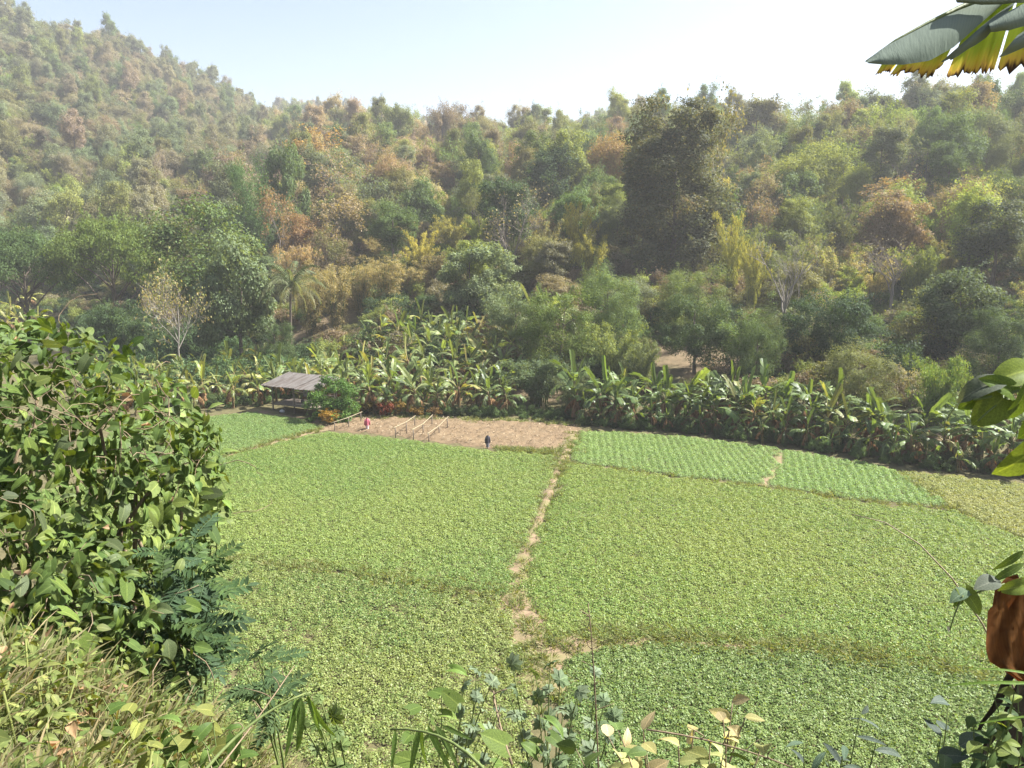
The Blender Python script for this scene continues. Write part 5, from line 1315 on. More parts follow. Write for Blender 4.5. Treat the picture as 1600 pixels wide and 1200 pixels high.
def mesh_xf(mb, src, M, a):                      # add a transformed copy of a leaf mesh to one builder
    V = np.empty(len(src.vertices) * 3); src.vertices.foreach_get("co", V); V = V.reshape(-1, 3)
    R = np.array(M.to_3x3()); V = V @ R.T + np.array(M.translation)
    F = np.array([list(p.vertices) for p in src.polygons]); lc = np.zeros((len(V), 3))
    if "lc" in src.attributes:
        q = np.empty(len(V) * 3); src.attributes["lc"].data.foreach_get("vector", q); lc = q.reshape(-1, 3)
    mb.add(V, F, 0, a, lc)

# ------------------------------------------------------------------ the creeper-covered thicket
def thicket():
    rng = np.random.default_rng(88)
    # lobes of the mass: (px, py, depth, radius)
    lobes = [(60, 600, 6.6, 0.62), (150, 640, 6.4, 0.62), (30, 700, 6.0, 0.75), (120, 760, 5.9, 0.72), (215, 690, 6.2, 0.55), (270, 720, 6.1, 0.42), (285, 790, 6.0, 0.38), (200, 810, 5.8, 0.55), (40, 850, 5.6, 0.62), (130, 900, 5.5, 0.5), (225, 880, 5.6, 0.38), (-120, 640, 6.4, 0.8), (-120, 800, 6.0, 0.9), (300, 690, 6.3, 0.25), (-60, 560, 7.0, 0.5), (240, 950, 5.4, 0.33), (95, 555, 6.8, 0.33), (30, 900, 4.9, 0.5), (110, 950, 4.7, 0.42), (190, 940, 4.9, 0.38), (-60, 900, 5.0, 0.6), (30, 970, 4.4, 0.3), (100, 1000, 4.4, 0.28), (170, 1005, 4.5, 0.3), (245, 1000, 4.8, 0.28), (60, 800, 5.5, 0.6), (170, 740, 5.8, 0.6)]
    Lb = [(dep(a, b, c), r) for a, b, c, r in lobes]
    base = np.array([-3.7, 6.0, Hf(-3.7, 6.0)])
    r = root("thicket", tuple(base)); tag(r, "creeper-covered thicket of broad green leaves with dry brown stalks", "thicket")
    for k in range(9):
        c, R = Lb[k]; b = base + np.array([rng.normal(0, 0.5), rng.normal(0, 0.35), 0]); b[2] = Hf(b[0], b[1]) - 0.1
        stem(r, [b, (b + c) / 2 + rng.normal(0, 0.2, 3), c], 0.03, 0.012, M_TWIG, "branch")
    tot = 6200; w = np.array([q[1] ** 2 for q in Lb]); w /= w.sum(); L = []
    cam_ = np.array([0, 0, CAM_H])
    for k in range(tot):
        i = rng.choice(len(Lb), p=w); c, R = Lb[i]; d = unit(rng.normal(0, 1, 3)); u = rng.uniform(0.55, 1.06) ; p = c + d * R * u
        if p[2] < Hf(p[0], p[1]) + 0.05: continue
        deep = max(0, max((1 - np.linalg.norm(p - c2) / R2) for c2, R2 in Lb))
        if deep > 0.42 and rng.random() < 0.85: continue
        vd = unit(cam_ - p); out = d
        n_ = unit(out * 0.5 + np.array([0.25, -0.05, 0.75]) + rng.normal(0, 0.55, 3)); t_ = unit(np.array([0, 0, -0.6]) + out * 0.6 + rng.normal(0, 0.55, 3))
        sz = rng.choice([0.065, 0.09, 0.115, 0.15], p=[0.34, 0.36, 0.22, 0.08]) * rng.uniform(0.85, 1.15)
        q = proj(p); score = np.dot(out, vd) * 0.6 + sz * 3 - deep * 2.0 + rng.normal(0, 0.12) + (0.3 if 0 < q[0] < 1600 and 0 < q[1] < 1200 else -3)
        L.append((score, p, t_, n_, sz))
    L.sort(key=lambda v: -v[0])
    mb = MB()
    pal = [(0.072, 0.112, 0.025), (0.09, 0.13, 0.03), (0.055, 0.092, 0.027), (0.11, 0.145, 0.036), (0.075, 0.10, 0.045)]
    for k, (sco, p, t_, n_, sz) in enumerate(L):
        q = proj(p); dry = (170 < q[0] < 240 and 600 < q[1] < 700 and rng.random() < 0.5) or rng.random() < 0.03
        ms = (HEARTS if q[0] < 255 or rng.random() < 0.4 else OVATES); m = ms[int(rng.integers(0, len(ms)))]
        if k < 300:
            if dry and rng.random() < 0.5: put_leaf(r, DEADS[int(rng.integers(0, 3))], p, t_, n_, sz, (0.26, 0.17, 0.10), (0.38, 0.27, 0.17), "dead_leaf")
            else:
                c = np.array(pal[int(rng.integers(0, 5))]) * rng.uniform(0.7, 1.25); put_leaf(r, m, p, t_, n_, sz, c, c * np.array((1.25, 1.15, 1.0)))
        else:
            M = basis(t_, n_).to_4x4(); M.translation = Vector(p - base); mesh_xf(mb, m, M @ Matrix.Scale(sz, 4), rng.random())
    o = link("foliage", mb.mesh("thicket_foliage", M_LEAF, True), r); tint(o, (0.058, 0.092, 0.025), (0.09, 0.118, 0.036)); o["kind"] = "stuff"  # mass tinted darker, putting the shade between leaves into its colour
    mb = MB()                                            # tangle of dry creeper stalks
    for k in range(110):
        c, R = Lb[int(rng.integers(0, len(Lb)))] if k > 40 else (dep(rng.uniform(40, 240), rng.uniform(600, 720), rng.uniform(5.5, 5.9)), 0.25)
        p = c + unit(rng.normal(0, 1, 3)) * R * rng.uniform(0.6, 1.0) - base; P = [p]; d = unit(rng.normal(0, 1, 3))
        for i in range(7): d = unit(d + rng.normal(0, 0.4, 3) + np.array([0, 0, -0.12])); P.append(P[-1] + d * 0.085)
        tube(mb, P, np.linspace(0.004, 0.002, 8), 4, rng.random())
    o = link("creeper_stalks", mb.mesh("creeper_stalks", M_TWIG), r); o["kind"] = "stuff"
thicket()

def leaf_shrub(name, label, cat, base, tips, meshes, size, pal, per, rng, stemr=0.012, hang=0.2, mat=M_STEM, along=0.45, group=None, upn=(0.1, -0.2, 0.9), name_leaf="leaf"):
    b = np.array([base[0], base[1], Hf(base[0], base[1]) - 0.05]) if len(base) == 2 else np.array(base, float)
    r = root(name, tuple(b)); tag(r, label, cat, group)
    for tp in tips:
        tp = np.array(tp, float); mid = (b + tp) / 2 + np.array([rng.normal(0, 0.08), rng.normal(0, 0.08), 0.15 * np.linalg.norm(tp - b)])
        stem(r, [b, mid, tp], stemr, stemr * 0.3, mat)
        t = np.linspace(along, 1.0, per); a = rng.random() * 6.28
        for k, tt in enumerate(t):
            p = (1 - tt) ** 2 * b + 2 * tt * (1 - tt) * mid + tt * tt * tp; dr = unit(2 * (1 - tt) * (mid - b) + 2 * tt * (tp - mid)); a += 2.4 + rng.normal(0, 0.3)
            pr = unit(np.cross(dr, [0.2, 0.1, 1])); pr2 = np.cross(dr, pr); o_ = pr * math.cos(a) + pr2 * math.sin(a)
            d = unit(o_ * 0.85 + dr * 0.45 + np.array([0, 0, -hang])); n_ = unit(np.array(upn) + rng.normal(0, 0.3, 3)); c = np.array(pal[int(rng.integers(0, len(pal)))]) * rng.uniform(0.85, 1.15)
            put_leaf(r, meshes[int(rng.integers(0, len(meshes)))], p, d, n_, size * rng.uniform(0.75, 1.2), c, c * 1.2, name_leaf)
    return r
rg = np.random.default_rng(501)
leaf_shrub("pinnate_shrub", "dark green shrub with feather-like leaves at the foot of the thicket", "shrub", (-2.35, 5.2), [dep(px, py, d_) for px, py, d_ in [(255, 845, 5.3), (300, 850, 5.2), (322, 872, 5.2), (285, 900, 5.1), (330, 935, 5.1), (250, 920, 5.0), (305, 975, 5.0), (215, 960, 5.0), (270, 985, 4.9), (230, 880, 5.3), (325, 905, 5.3), (290, 945, 5.3), (260, 960, 4.9)]], PINN, 0.24, [(0.034, 0.062, 0.026), (0.045, 0.075, 0.026), (0.036, 0.062, 0.032)], 8, rg, hang=0.15)
leaf_shrub("pinnate_shrub", "small dark feather-leaved sprig standing alone before the beans", "shrub", (-1.5, 4.6), [dep(px, py, d_) for px, py, d_ in [(400, 1020, 4.9), (425, 1035, 4.8), (380, 1045, 4.8), (410, 1055, 4.7)]], PINN, 0.20, [(0.036, 0.062, 0.026), (0.045, 0.072, 0.03)], 5, rg, along=0.6)
leaf_shrub("broadleaf_shrub", "leafy green shrub with upright oval leaves on the thicket's flank", "shrub", (-2.75, 6.0), [dep(px, py, d_) for px, py, d_ in [(300, 620, 6.4), (325, 640, 6.4), (345, 690, 6.3), (335, 730, 6.2), (340, 760, 6.1), (310, 800, 6.0), (290, 650, 6.3), (300, 740, 6.0), (320, 700, 6.1)]], OVATES, 0.15, [(0.095, 0.135, 0.04), (0.075, 0.12, 0.035), (0.12, 0.16, 0.05)], 11, rg, hang=-0.25)
# palmate-leaved weeds in the middle
leaf_shrub("palmate_weed", "grey-green star-leaved weed below the footpath's near end", "weed", (0.35, 5.6), [dep(px, py, d_) for px, py, d_ in [(800, 1038, 6.3), (835, 1050, 6.2), (875, 1062, 6.1), (860, 1035, 6.4), (905, 1080, 6.0), (790, 1075, 6.0), (930, 1050, 6.2), (945, 1095, 5.9), (880, 1110, 5.8), (960, 1120, 5.8), (840, 1090, 6.0)]], PALM, 0.17, [(0.095, 0.13, 0.078), (0.11, 0.145, 0.088), (0.08, 0.115, 0.06)], 5, rg, hang=0.05, along=0.5, upn=(0.2, -0.55, 0.75))
leaf_shrub("palmate_weed", "grey-green star-leaved weed over the patchy beans", "weed", (-0.65, 5.6), [dep(px, py, d_) for px, py, d_ in [(745, 1045, 6.3), (770, 1065, 6.2), (745, 1090, 6.1), (780, 1105, 6.0), (725, 1070, 6.2)]], PALM, 0.16, [(0.09, 0.125, 0.075), (0.105, 0.14, 0.085)], 4, rg, hang=0.05, along=0.55, upn=(0.2, -0.55, 0.75))
leaf_shrub("palmate_weed", "star-leaved weed beside the small feather-leaved sprig", "weed", (-1.2, 5.0), [dep(px, py, d_) for px, py, d_ in [(470, 1065, 5.6), (500, 1090, 5.4), (450, 1100, 5.2), (520, 1120, 5.2)]], PALM, 0.15, [(0.08, 0.115, 0.04), (0.07, 0.105, 0.035)], 4, rg, hang=0.1, along=0.6)
# pale yellow-leaved shrub
leaf_shrub("pale_leaf_shrub", "pale yellow-leaved twiggy shrub in front of the dark beans", "shrub", (0.75, 2.9), [dep(px, py, d_) for px, py, d_ in [(1145, 1095, 3.4), (1130, 1125, 3.3), (1085, 1135, 3.2), (1165, 1120, 3.4), (1060, 1165, 3.1), (1110, 1160, 3.2), (1005, 1140, 3.3), (975, 1165, 3.2), (950, 1150, 3.3)]], OVATES, 0.10, [(0.26, 0.235, 0.10), (0.22, 0.215, 0.09), (0.17, 0.19, 0.075), (0.29, 0.25, 0.14)], 5, rg, 0.008, 0.15, M_TWIG, 0.65)
leaf_shrub("round_leaf_vine", "round-leaved green vine sprawling over the dry grass", "vine", (-1.35, 3.2), [dep(px, py, d_) for px, py, d_ in [(160, 1090, 3.6), (200, 1110, 3.5), (250, 1125, 3.4), (290, 1120, 3.5), (330, 1110, 3.6), (310, 1150, 3.3), (230, 1160, 3.2), (360, 1140, 3.4)]], HEARTS, 0.095, [(0.055, 0.095, 0.022), (0.075, 0.12, 0.03), (0.16, 0.18, 0.05)], 6, rg, 0.006, 0.5)
leaf_shrub("round_leaf_vine", "vine with two-lobed leaves and tendrils over the bean patch", "vine", (-0.45, 2.8), [dep(px, py, d_) for px, py, d_ in [(705, 1045, 3.8), (690, 1085, 3.6), (715, 1100, 3.6), (855, 1125, 3.4), (860, 1150, 3.3), (755, 1140, 3.3), (640, 1110, 3.3), (790, 1165, 3.1)]], HEARTS, 0.10, [(0.075, 0.12, 0.028), (0.10, 0.145, 0.035), (0.055, 0.09, 0.022)], 3, rg, 0.005, 0.4, along=0.75)
leaf_shrub("oval_leaf_weed", "dull oval-leaved weed at the bottom beside the pale shrub", "weed", (0.55, 2.4), [dep(px, py, d_) for px, py, d_ in [(965, 1140, 2.9), (1010, 1175, 2.8), (900, 1170, 2.8), (1190, 1165, 2.9), (1130, 1180, 2.8)]], OVATES, 0.10, [(0.055, 0.085, 0.025), (0.10, 0.12, 0.04), (0.13, 0.14, 0.05)], 4, rg, 0.006, 0.3, M_TWIG, 0.7)
leaf_shrub("grey_leaf_weed", "blue-grey narrow-leaved weed over the dark beans", "weed", (1.35, 2.8), [dep(px, py, d_) for px, py, d_ in [(1345, 1115, 3.3), (1375, 1140, 3.3), (1320, 1165, 3.2), (1255, 1160, 3.2), (1290, 1175, 3.1)]], LANCES, 0.16, [(0.06, 0.08, 0.065), (0.045, 0.07, 0.045)], 3, rg, 0.006, 0.1, M_STEM, 0.75)
leaf_shrub("grey_leaf_weed", "slender weed with grey leaves beside the banana trunk", "weed", (1.75, 2.9), [dep(px, py, d_) for px, py, d_ in [(1482, 1100, 3.2), (1470, 1150, 3.1), (1500, 1165, 3.1), (1476, 1180, 3.0)]], OVATES, 0.10, [(0.055, 0.075, 0.06), (0.045, 0.07, 0.035)], 3, rg, 0.006, 0.15, M_STEM, 0.75)
# bamboo sprigs with long hanging leaves
def sprig(label, twig, hangs, rng, size):
    b = np.array(twig[0]); r = root("bamboo_sprig", tuple(b)); tag(r, label, "bamboo sprig", "bamboo sprigs by the path")
    stem(r, twig, 0.006, 0.003, M_STEM, "twig")
    for (px, py, d_, ex, ey, L) in hangs:
        p = dep(px, py, d_); e_ = dep(ex, ey, d_ - 0.02); c = np.array((0.06, 0.10, 0.025)) * rng.uniform(0.8, 1.5)
        put_leaf(r, STRAPS[int(rng.integers(0, 3))], p, e_ - p, np.array([rng.normal(0, 0.5), -0.9, 0.35]), np.linalg.norm(e_ - p) * L, c, c * 1.3)
sprig("bamboo sprig with broad hanging leaves beside the patchy beans", [dep(300, 1230, 2.2), dep(380, 1120, 2.4), dep(478, 1083, 2.5)], [(462, 1090, 2.5, 450, 1190, 1.0), (470, 1088, 2.5, 474, 1196, 1.0), (480, 1086, 2.5, 512, 1175, 1.0), (482, 1086, 2.5, 500, 1160, 1.0), (468, 1090, 2.5, 440, 1150, 0.9)], rg, 1)
sprig("bamboo sprig with dark hanging leaves in the lower middle", [dep(790, 1250, 2.2), dep(720, 1130, 2.3), dep(610, 1140, 2.4)], [(618, 1140, 2.4, 612, 1205, 1.0), (655, 1136, 2.4, 640, 1215, 1.0), (660, 1136, 2.4, 652, 1210, 1.0), (668, 1133, 2.4, 705, 1210, 1.0), (680, 1132, 2.4, 725, 1205, 1.0), (690, 1133, 2.4, 745, 1160, 0.9)], rg, 1)
# long trailing tendrils, a dead stalk, an arching grass stem
def stalk(name, label, pts, r0, r1, mat, cat, tw=None, rng=rg):
    b = np.array(pts[0]); r = root(name, tuple(b)); tag(r, label, cat); stem(r, pts, r0, r1, mat, "stem")
    if tw:
        P = np.asarray(pts, float)
        for k in range(tw):
            t = 0.35 + 0.65 * k / tw; p = (1 - t) ** 2 * P[0] + 2 * t * (1 - t) * P[1] + t * t * P[2] if len(P) == 3 else P[-1]
            stem(r, [p, p + rng.normal(0, 0.02, 3) + np.array([0, 0, 0.02]), p + np.array([rng.normal(0, 0.035), 0, 0.05])], r1 * 1.2, r1 * 0.6, mat, "twig", 4)
stalk("dead_stalk", "thin upright dead brown stalk in front of the bund", [np.array([0.58, 4.2, Hf(0.58, 4.2)]), dep(935, 1080, 4.6), dep(919, 943, 4.6)], 0.007, 0.003, M_TWIG, "dead stalk", 9)
stalk("arching_grass", "long arching grass stem reaching over the yellowish beans", [np.array([2.75, 3.2, Hf(2.75, 3.2)]), dep(1560, 820, 3.3), dep(1330, 803, 3.5)], 0.006, 0.002, M_BAMBOO, "grass stem")
stalk("dead_stalk", "slanting dead twig across the near weeds by the hanging bamboo leaves", [dep(330, 1215, 2.6), dep(400, 1130, 2.8), dep(460, 1040, 3.2)], 0.0035, 0.002, M_TWIG, "dead stalk", 6)
stalk("dead_stalk", "bent dead twig lying low under the pale yellow shrub", [dep(1010, 1140, 3.0), dep(1130, 1155, 3.0), dep(1240, 1200, 2.9)], 0.004, 0.0025, M_TWIG, "dead stalk", 4)
stalk("dead_stalk", "dark broken twig between the star-leaved weeds", [dep(800, 1195, 3.6), dep(775, 1120, 3.8), dep(771, 1080, 4.0)], 0.007, 0.004, M_TWIG, "dead stalk", 5)

# ------------------------------------------------------------------ ground cover on the bank (dry grass, herbs)
def blade_mesh(seed, n=16, h=0.55, r=0.10, lean=0.7, w=0.006):
    rng = np.random.default_rng(seed); mb = MB()
    for k in range(n):
        th = rng.random() * 6.28; o_ = np.array([math.cos(th), math.sin(th), 0]); b = o_ * rng.random() * r; L = h * rng.uniform(0.5, 1.2); le = lean * rng.uniform(0.3, 1.3)
        t = np.linspace(0, 1, 5)[:, None]; C = b + np.array([0, 0, 1]) * L * (t - 0.35 * le * t * t) + o_ * L * le * 0.7 * t ** 1.6; sd_ = unit(np.cross(o_, [0, 0, 1]) + rng.normal(0, 0.3, 3)); ww = w * np.array([1, 1.1, 0.9, 0.6, 0.08])[:, None]
        V = np.stack([C - sd_ * ww, C + sd_ * ww], 1).reshape(-1, 3); i = np.arange(4)[:, None] * 2; mb.add(V, i + np.array([[0, 1, 3, 2]]), 0, rng.random())
    return mb.mesh("blade_tuft", M_GRASS)
BLADES = [blade_mesh(600, 22, 0.20, 0.12, 1.1, 0.004), blade_mesh(601, 18, 0.26, 0.12, 1.0, 0.0035), blade_mesh(602, 14, 0.20, 0.1, 1.3, 0.007), blade_mesh(603, 24, 0.16, 0.14, 1.5, 0.004)]
def herb_mesh(seed):
    rng = np.random.default_rng(seed); mb = MB(); n = 22
    for k in range(n):
        th = rng.random() * 6.28; o_ = np.array([math.cos(th), math.sin(th), 0]); p = o_ * rng.random() * 0.12 + np.array([0, 0, rng.uniform(0.05, 0.28)])
        M = basis(o_ + np.array([0, 0, rng.normal(-0.1, 0.3)]), np.array([0, 0, 1]) + rng.normal(0, 0.3, 3)).to_4x4(); M.translation = Vector(p)
        mesh_xf(mb, OVATES[k % 3], M @ Matrix.Scale(rng.uniform(0.025, 0.06), 4), rng.random())
    tube(mb, [(0, 0, -0.05), (0.01, 0, 0.12), (0, 0, 0.26)], 0.004, 4)
    return mb.mesh("herb", M_LEAF)
HERBS = [herb_mesh(610 + k) for k in range(3)]
def bank_cover():
    rng = np.random.default_rng(66)
    P = []
    X = rng.uniform(-7, 5, 22000); Y = rng.uniform(1.2, 15, 22000)
    q = [proj((x, y, Hf(x, y) + 0.2)) for x, y in zip(X, Y)]
    ok = np.array([(-150 < a[0] < 1750) and (560 < a[1] < 1330) for a in q]) & (H(X, Y) > 0.15) & (Y > 2.0) & ((X < -0.7) | (rng.random(22000) < 0.30))
    dens = np.clip(1.3 - np.hypot(X, Y) / 16, 0.15, 1); ok &= rng.random(22000) < dens
    X, Y = X[ok], Y[ok]; n = len(X); Z = H(X, Y) - 0.02
    left = sstep(-0.3, -2.0, X); dry = rng.random(n) < 0.30 + 0.25 * left
    idx = np.where(dry, rng.integers(0, 4, n), np.where(rng.random(n) < 0.55, 4 + rng.integers(0, 3, n), rng.integers(0, 4, n)))
    f = rng.random((n, 1)); straw = np.array([0.19, 0.16, 0.10]) * (1 - f) + np.array([0.13, 0.145, 0.055]) * f; grn = np.array([0.065, 0.10, 0.028]) * (1 - f) + np.array([0.12, 0.14, 0.045]) * f
    t1 = np.where(dry[:, None], straw, grn); s = rng.uniform(0.7, 1.35, n)
    scatter("bank_growth", np.column_stack([X, Y, Z]), np.column_stack([rng.normal(0, 0.2, n), rng.normal(0, 0.2, n), rng.random(n) * 6.28]), np.column_stack([s, s, s]), idx, t1, t1 * np.array([1.25, 1.15, 1.1]), BLADES + HERBS, "dry grass and low herbs covering the near bank", "grass")
    print("bank growth", n)
bank_cover()
def dead_litter():
    rng = np.random.default_rng(67); mb = MB()
    for k in range(420):
        px, py = rng.uniform(-20, 420), rng.uniform(930, 1200); x, y = rng.uniform(-3.4, -0.3), rng.uniform(2.2, 5.2); z = Hf(x, y) + rng.uniform(0.02, 0.2)
        M = basis(rng.normal(0, 1, 3) * np.array([1, 1, 0.4]), np.array([0, 0, 1]) + rng.normal(0, 0.5, 3)).to_4x4(); M.translation = Vector((x, y, z)); mesh_xf(mb, DEADS[k % 3], M @ Matrix.Scale(rng.uniform(0.03, 0.10), 4), rng.random())
    o = tint(link("leaf_litter", mb.mesh("leaf_litter", M_DRY, True)), (0.24, 0.16, 0.09), (0.40, 0.29, 0.18)); tag(o, "curled brown dead leaves scattered through the near dry grass", "leaf litter", kind="stuff")
dead_litter()

# ------------------------------------------------------------------ the banana plant at the right edge
M_SHEATH = plain_material("dark_sheath", (0.03, 0.024, 0.017), (0.10, 0.08, 0.055), 9, 0.9, (2, 2, 0.4), 0.6)
def near_banana():
    rng = np.random.default_rng(91)
    base = np.array([1.93, 2.75, Hf(1.93, 2.75) - 0.05])
    r = root("banana_plant", tuple(base)); tag(r, "banana plant close by with one torn leaf overhead and fibrous dark trunk", "banana plant")
    top = np.array([2.95, 3.15, 13.55])
    t = np.linspace(0, 1, 14)[:, None]; C = base * (1 - t) + top * t + np.array([0.10, 0, 0]) * np.sin(t * np.pi) - base; C[0, 2] -= 0.3
    mb = MB(); tube(mb, C, np.linspace(0.15, 0.08, 14), 14)
    link("pseudostem", mb.mesh("near_pseudostem", plain_material("fibrous_stem", (0.035, 0.025, 0.018), (0.13, 0.095, 0.06), 6, 0.9, (3, 3, 0.4), 0.8, c3=(0.09, 0.085, 0.035), bscale=2), True), r)
    for k in range(22):                                   # dry sheath strips hanging round the trunk
        th = rng.random() * 6.28; z0 = rng.uniform(0.25, 1.3); P = []
        for i in range(7):
            zz = z0 - i * 0.09; c = np.array([np.interp(zz, C[:, 2], C[:, j]) for j in range(3)]); c[2] = zz; P.append(c + np.array([math.cos(th + i * 0.05), math.sin(th + i * 0.05), 0]) * (0.15 + 0.012 * i + 0.02 * rng.random()))
        P = np.array(P); w = 0.03 * np.array([1, 1.1, 1, 0.9, 0.8, 0.5, 0.1])[:, None]; tg = np.array([-math.sin(th), math.cos(th), 0]); nn = np.array([math.cos(th), math.sin(th), 0]) * 0.006
        V = np.stack([P - tg * w, P + nn, P + tg * w], 1).reshape(-1, 3); i = np.arange(6)[:, None] * 3; F = np.concatenate([i + np.array([[0, 1, 4, 3]]), i + np.array([[1, 2, 5, 4]])]); mb = MB(); mb.add(V, F, 0, rng.random())
        tint(link("dry_sheath", mb.mesh("dry_sheath", M_SHEATH, True), r), (0.045, 0.035, 0.024), (0.085, 0.066, 0.045))
    # overhead leaf: near strip a shade-grey underside, torn strips' sun glow put into the colour
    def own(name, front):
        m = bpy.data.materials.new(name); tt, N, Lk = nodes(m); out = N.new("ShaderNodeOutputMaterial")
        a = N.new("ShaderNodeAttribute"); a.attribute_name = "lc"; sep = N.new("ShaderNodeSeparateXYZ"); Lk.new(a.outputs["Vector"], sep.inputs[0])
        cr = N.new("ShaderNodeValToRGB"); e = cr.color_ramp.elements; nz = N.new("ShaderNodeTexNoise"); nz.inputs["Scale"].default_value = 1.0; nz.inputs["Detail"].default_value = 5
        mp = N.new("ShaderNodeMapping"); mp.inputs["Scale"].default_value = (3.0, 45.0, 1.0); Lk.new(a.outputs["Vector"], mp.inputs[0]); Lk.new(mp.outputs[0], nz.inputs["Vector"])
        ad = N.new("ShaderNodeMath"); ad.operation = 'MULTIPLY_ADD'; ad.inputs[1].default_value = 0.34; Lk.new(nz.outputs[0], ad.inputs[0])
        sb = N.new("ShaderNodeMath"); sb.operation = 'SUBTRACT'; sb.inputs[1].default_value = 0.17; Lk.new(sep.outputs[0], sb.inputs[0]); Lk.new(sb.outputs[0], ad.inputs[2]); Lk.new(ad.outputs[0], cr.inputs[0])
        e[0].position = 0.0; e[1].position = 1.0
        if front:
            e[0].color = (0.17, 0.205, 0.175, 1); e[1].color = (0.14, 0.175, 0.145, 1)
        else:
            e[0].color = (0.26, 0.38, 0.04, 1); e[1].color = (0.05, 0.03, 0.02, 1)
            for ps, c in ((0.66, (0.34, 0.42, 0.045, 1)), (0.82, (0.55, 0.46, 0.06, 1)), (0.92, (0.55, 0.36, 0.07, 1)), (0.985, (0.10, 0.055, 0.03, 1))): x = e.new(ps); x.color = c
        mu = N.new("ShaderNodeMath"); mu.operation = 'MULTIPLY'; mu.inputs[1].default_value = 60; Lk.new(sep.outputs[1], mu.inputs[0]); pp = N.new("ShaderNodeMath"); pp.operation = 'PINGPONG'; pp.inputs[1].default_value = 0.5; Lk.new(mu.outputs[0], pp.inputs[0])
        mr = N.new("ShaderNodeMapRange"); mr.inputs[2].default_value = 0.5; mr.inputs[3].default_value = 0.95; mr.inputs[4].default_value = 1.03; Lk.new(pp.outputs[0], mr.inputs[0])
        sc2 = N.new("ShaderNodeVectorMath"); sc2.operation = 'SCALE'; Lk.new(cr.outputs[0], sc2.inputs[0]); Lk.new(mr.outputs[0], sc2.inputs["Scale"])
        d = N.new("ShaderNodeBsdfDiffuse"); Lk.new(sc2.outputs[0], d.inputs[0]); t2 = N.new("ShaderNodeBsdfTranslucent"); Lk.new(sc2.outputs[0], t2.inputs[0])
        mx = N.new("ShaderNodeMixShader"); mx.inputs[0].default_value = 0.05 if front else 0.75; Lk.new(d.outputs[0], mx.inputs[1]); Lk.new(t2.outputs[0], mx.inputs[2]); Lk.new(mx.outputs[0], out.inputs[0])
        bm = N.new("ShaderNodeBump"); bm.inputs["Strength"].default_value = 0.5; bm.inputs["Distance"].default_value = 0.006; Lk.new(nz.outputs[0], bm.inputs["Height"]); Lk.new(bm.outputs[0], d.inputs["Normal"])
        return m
    def curve(pts, u):
        p = np.array(pts, float); q = np.linspace(0, 1, len(p)); return np.stack([np.interp(u, q, p[:, j]) for j in range(p.shape[1])], 1)
    def sheet(name, A_, B_, mat, parent, na, nc=8, bulge=0.03, rag=0.0, u0=0, u1=1):
        u = np.linspace(u0, u1, na); a, b = curve(A_, u), curve(B_, u); rows = []; lc = []
        rg_ = rng.normal(0, rag, na)
        for f in np.linspace(0, 1, nc):
            q = a * (1 - f) + b * f * 1.0; q = q + (b - a) * (rg_ * f ** 4)[:, None]
            w = np.array([dep(x, y, z - bulge * math.sin(f * math.pi)) for x, y, z in q]) - base; rows.append(w); lc.append(np.column_stack([np.full(na, f), u, np.full(na, 0.5)]))
        V = np.stack(rows, 1).reshape(-1, 3); i = np.arange(na - 1)[:, None] * nc; j = np.arange(nc - 1)[None, :]; mb = MB()
        mb.add(V, np.stack([i + j, i + j + 1, i + nc + j + 1, i + nc + j], -1).reshape(-1, 4), 0, 0.5, np.stack(lc, 1).reshape(-1, 3)); return link(name, mb.mesh(name, mat, True), parent)
    rib = np.array([dep(1353, 96, 2.70), dep(1400, 63, 2.71), dep(1450, 36, 2.74), dep(1500, 12, 2.78), dep(1560, -12, 2.86), dep(1640, -50, 2.95), dep(1760, -130, 3.05), top]) - base
    mb = MB(); tube(mb, rib, [0.003, 0.005, 0.007, 0.010, 0.014, 0.018, 0.024, 0.035], 7, 0.9); lf = link("leaf", mb.mesh("near_leaf_rib", M_STEM, True), r); lf["label"] = "torn overhead banana leaf with yellow and brown edges"
    MF, MG = own("banana_underside", True), own("banana_painted_backlight", False)
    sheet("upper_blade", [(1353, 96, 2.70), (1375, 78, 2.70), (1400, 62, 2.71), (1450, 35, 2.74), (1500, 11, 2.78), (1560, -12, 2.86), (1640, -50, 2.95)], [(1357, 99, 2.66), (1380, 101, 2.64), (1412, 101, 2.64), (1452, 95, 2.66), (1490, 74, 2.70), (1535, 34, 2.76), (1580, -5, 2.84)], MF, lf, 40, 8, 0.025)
    A_ = [(1395, 72, 2.80), (1440, 52, 2.81), (1490, 25, 2.83), (1540, 2, 2.87), (1600, -25, 2.92), (1660, -60, 2.97)]
    B_ = [(1368, 108, 2.78), (1392, 113, 2.78), (1440, 113, 2.79), (1500, 113, 2.80), (1560, 110, 2.82), (1660, 96, 2.86)]
    cuts = [0, 0.07, 0.13, 0.18, 0.24, 0.31, 0.38, 0.46, 0.53, 0.60, 0.66, 0.72, 0.79, 0.88, 1.0]
    for k in range(len(cuts) - 1):
        gp = 0.014 if k in (7, 11) else -0.004; dz = rng.normal(0, 0.012)
        sheet("torn_blade", [(x, y, z + dz) for x, y, z in A_], [(x - (6 if k in (7,) else 0), y + rng.normal(0, 4), z + dz) for x, y, z in B_], MG, lf, 7, 12, 0.02 + 0.01 * (k % 3), 0.035, cuts[k], cuts[k + 1] - gp)
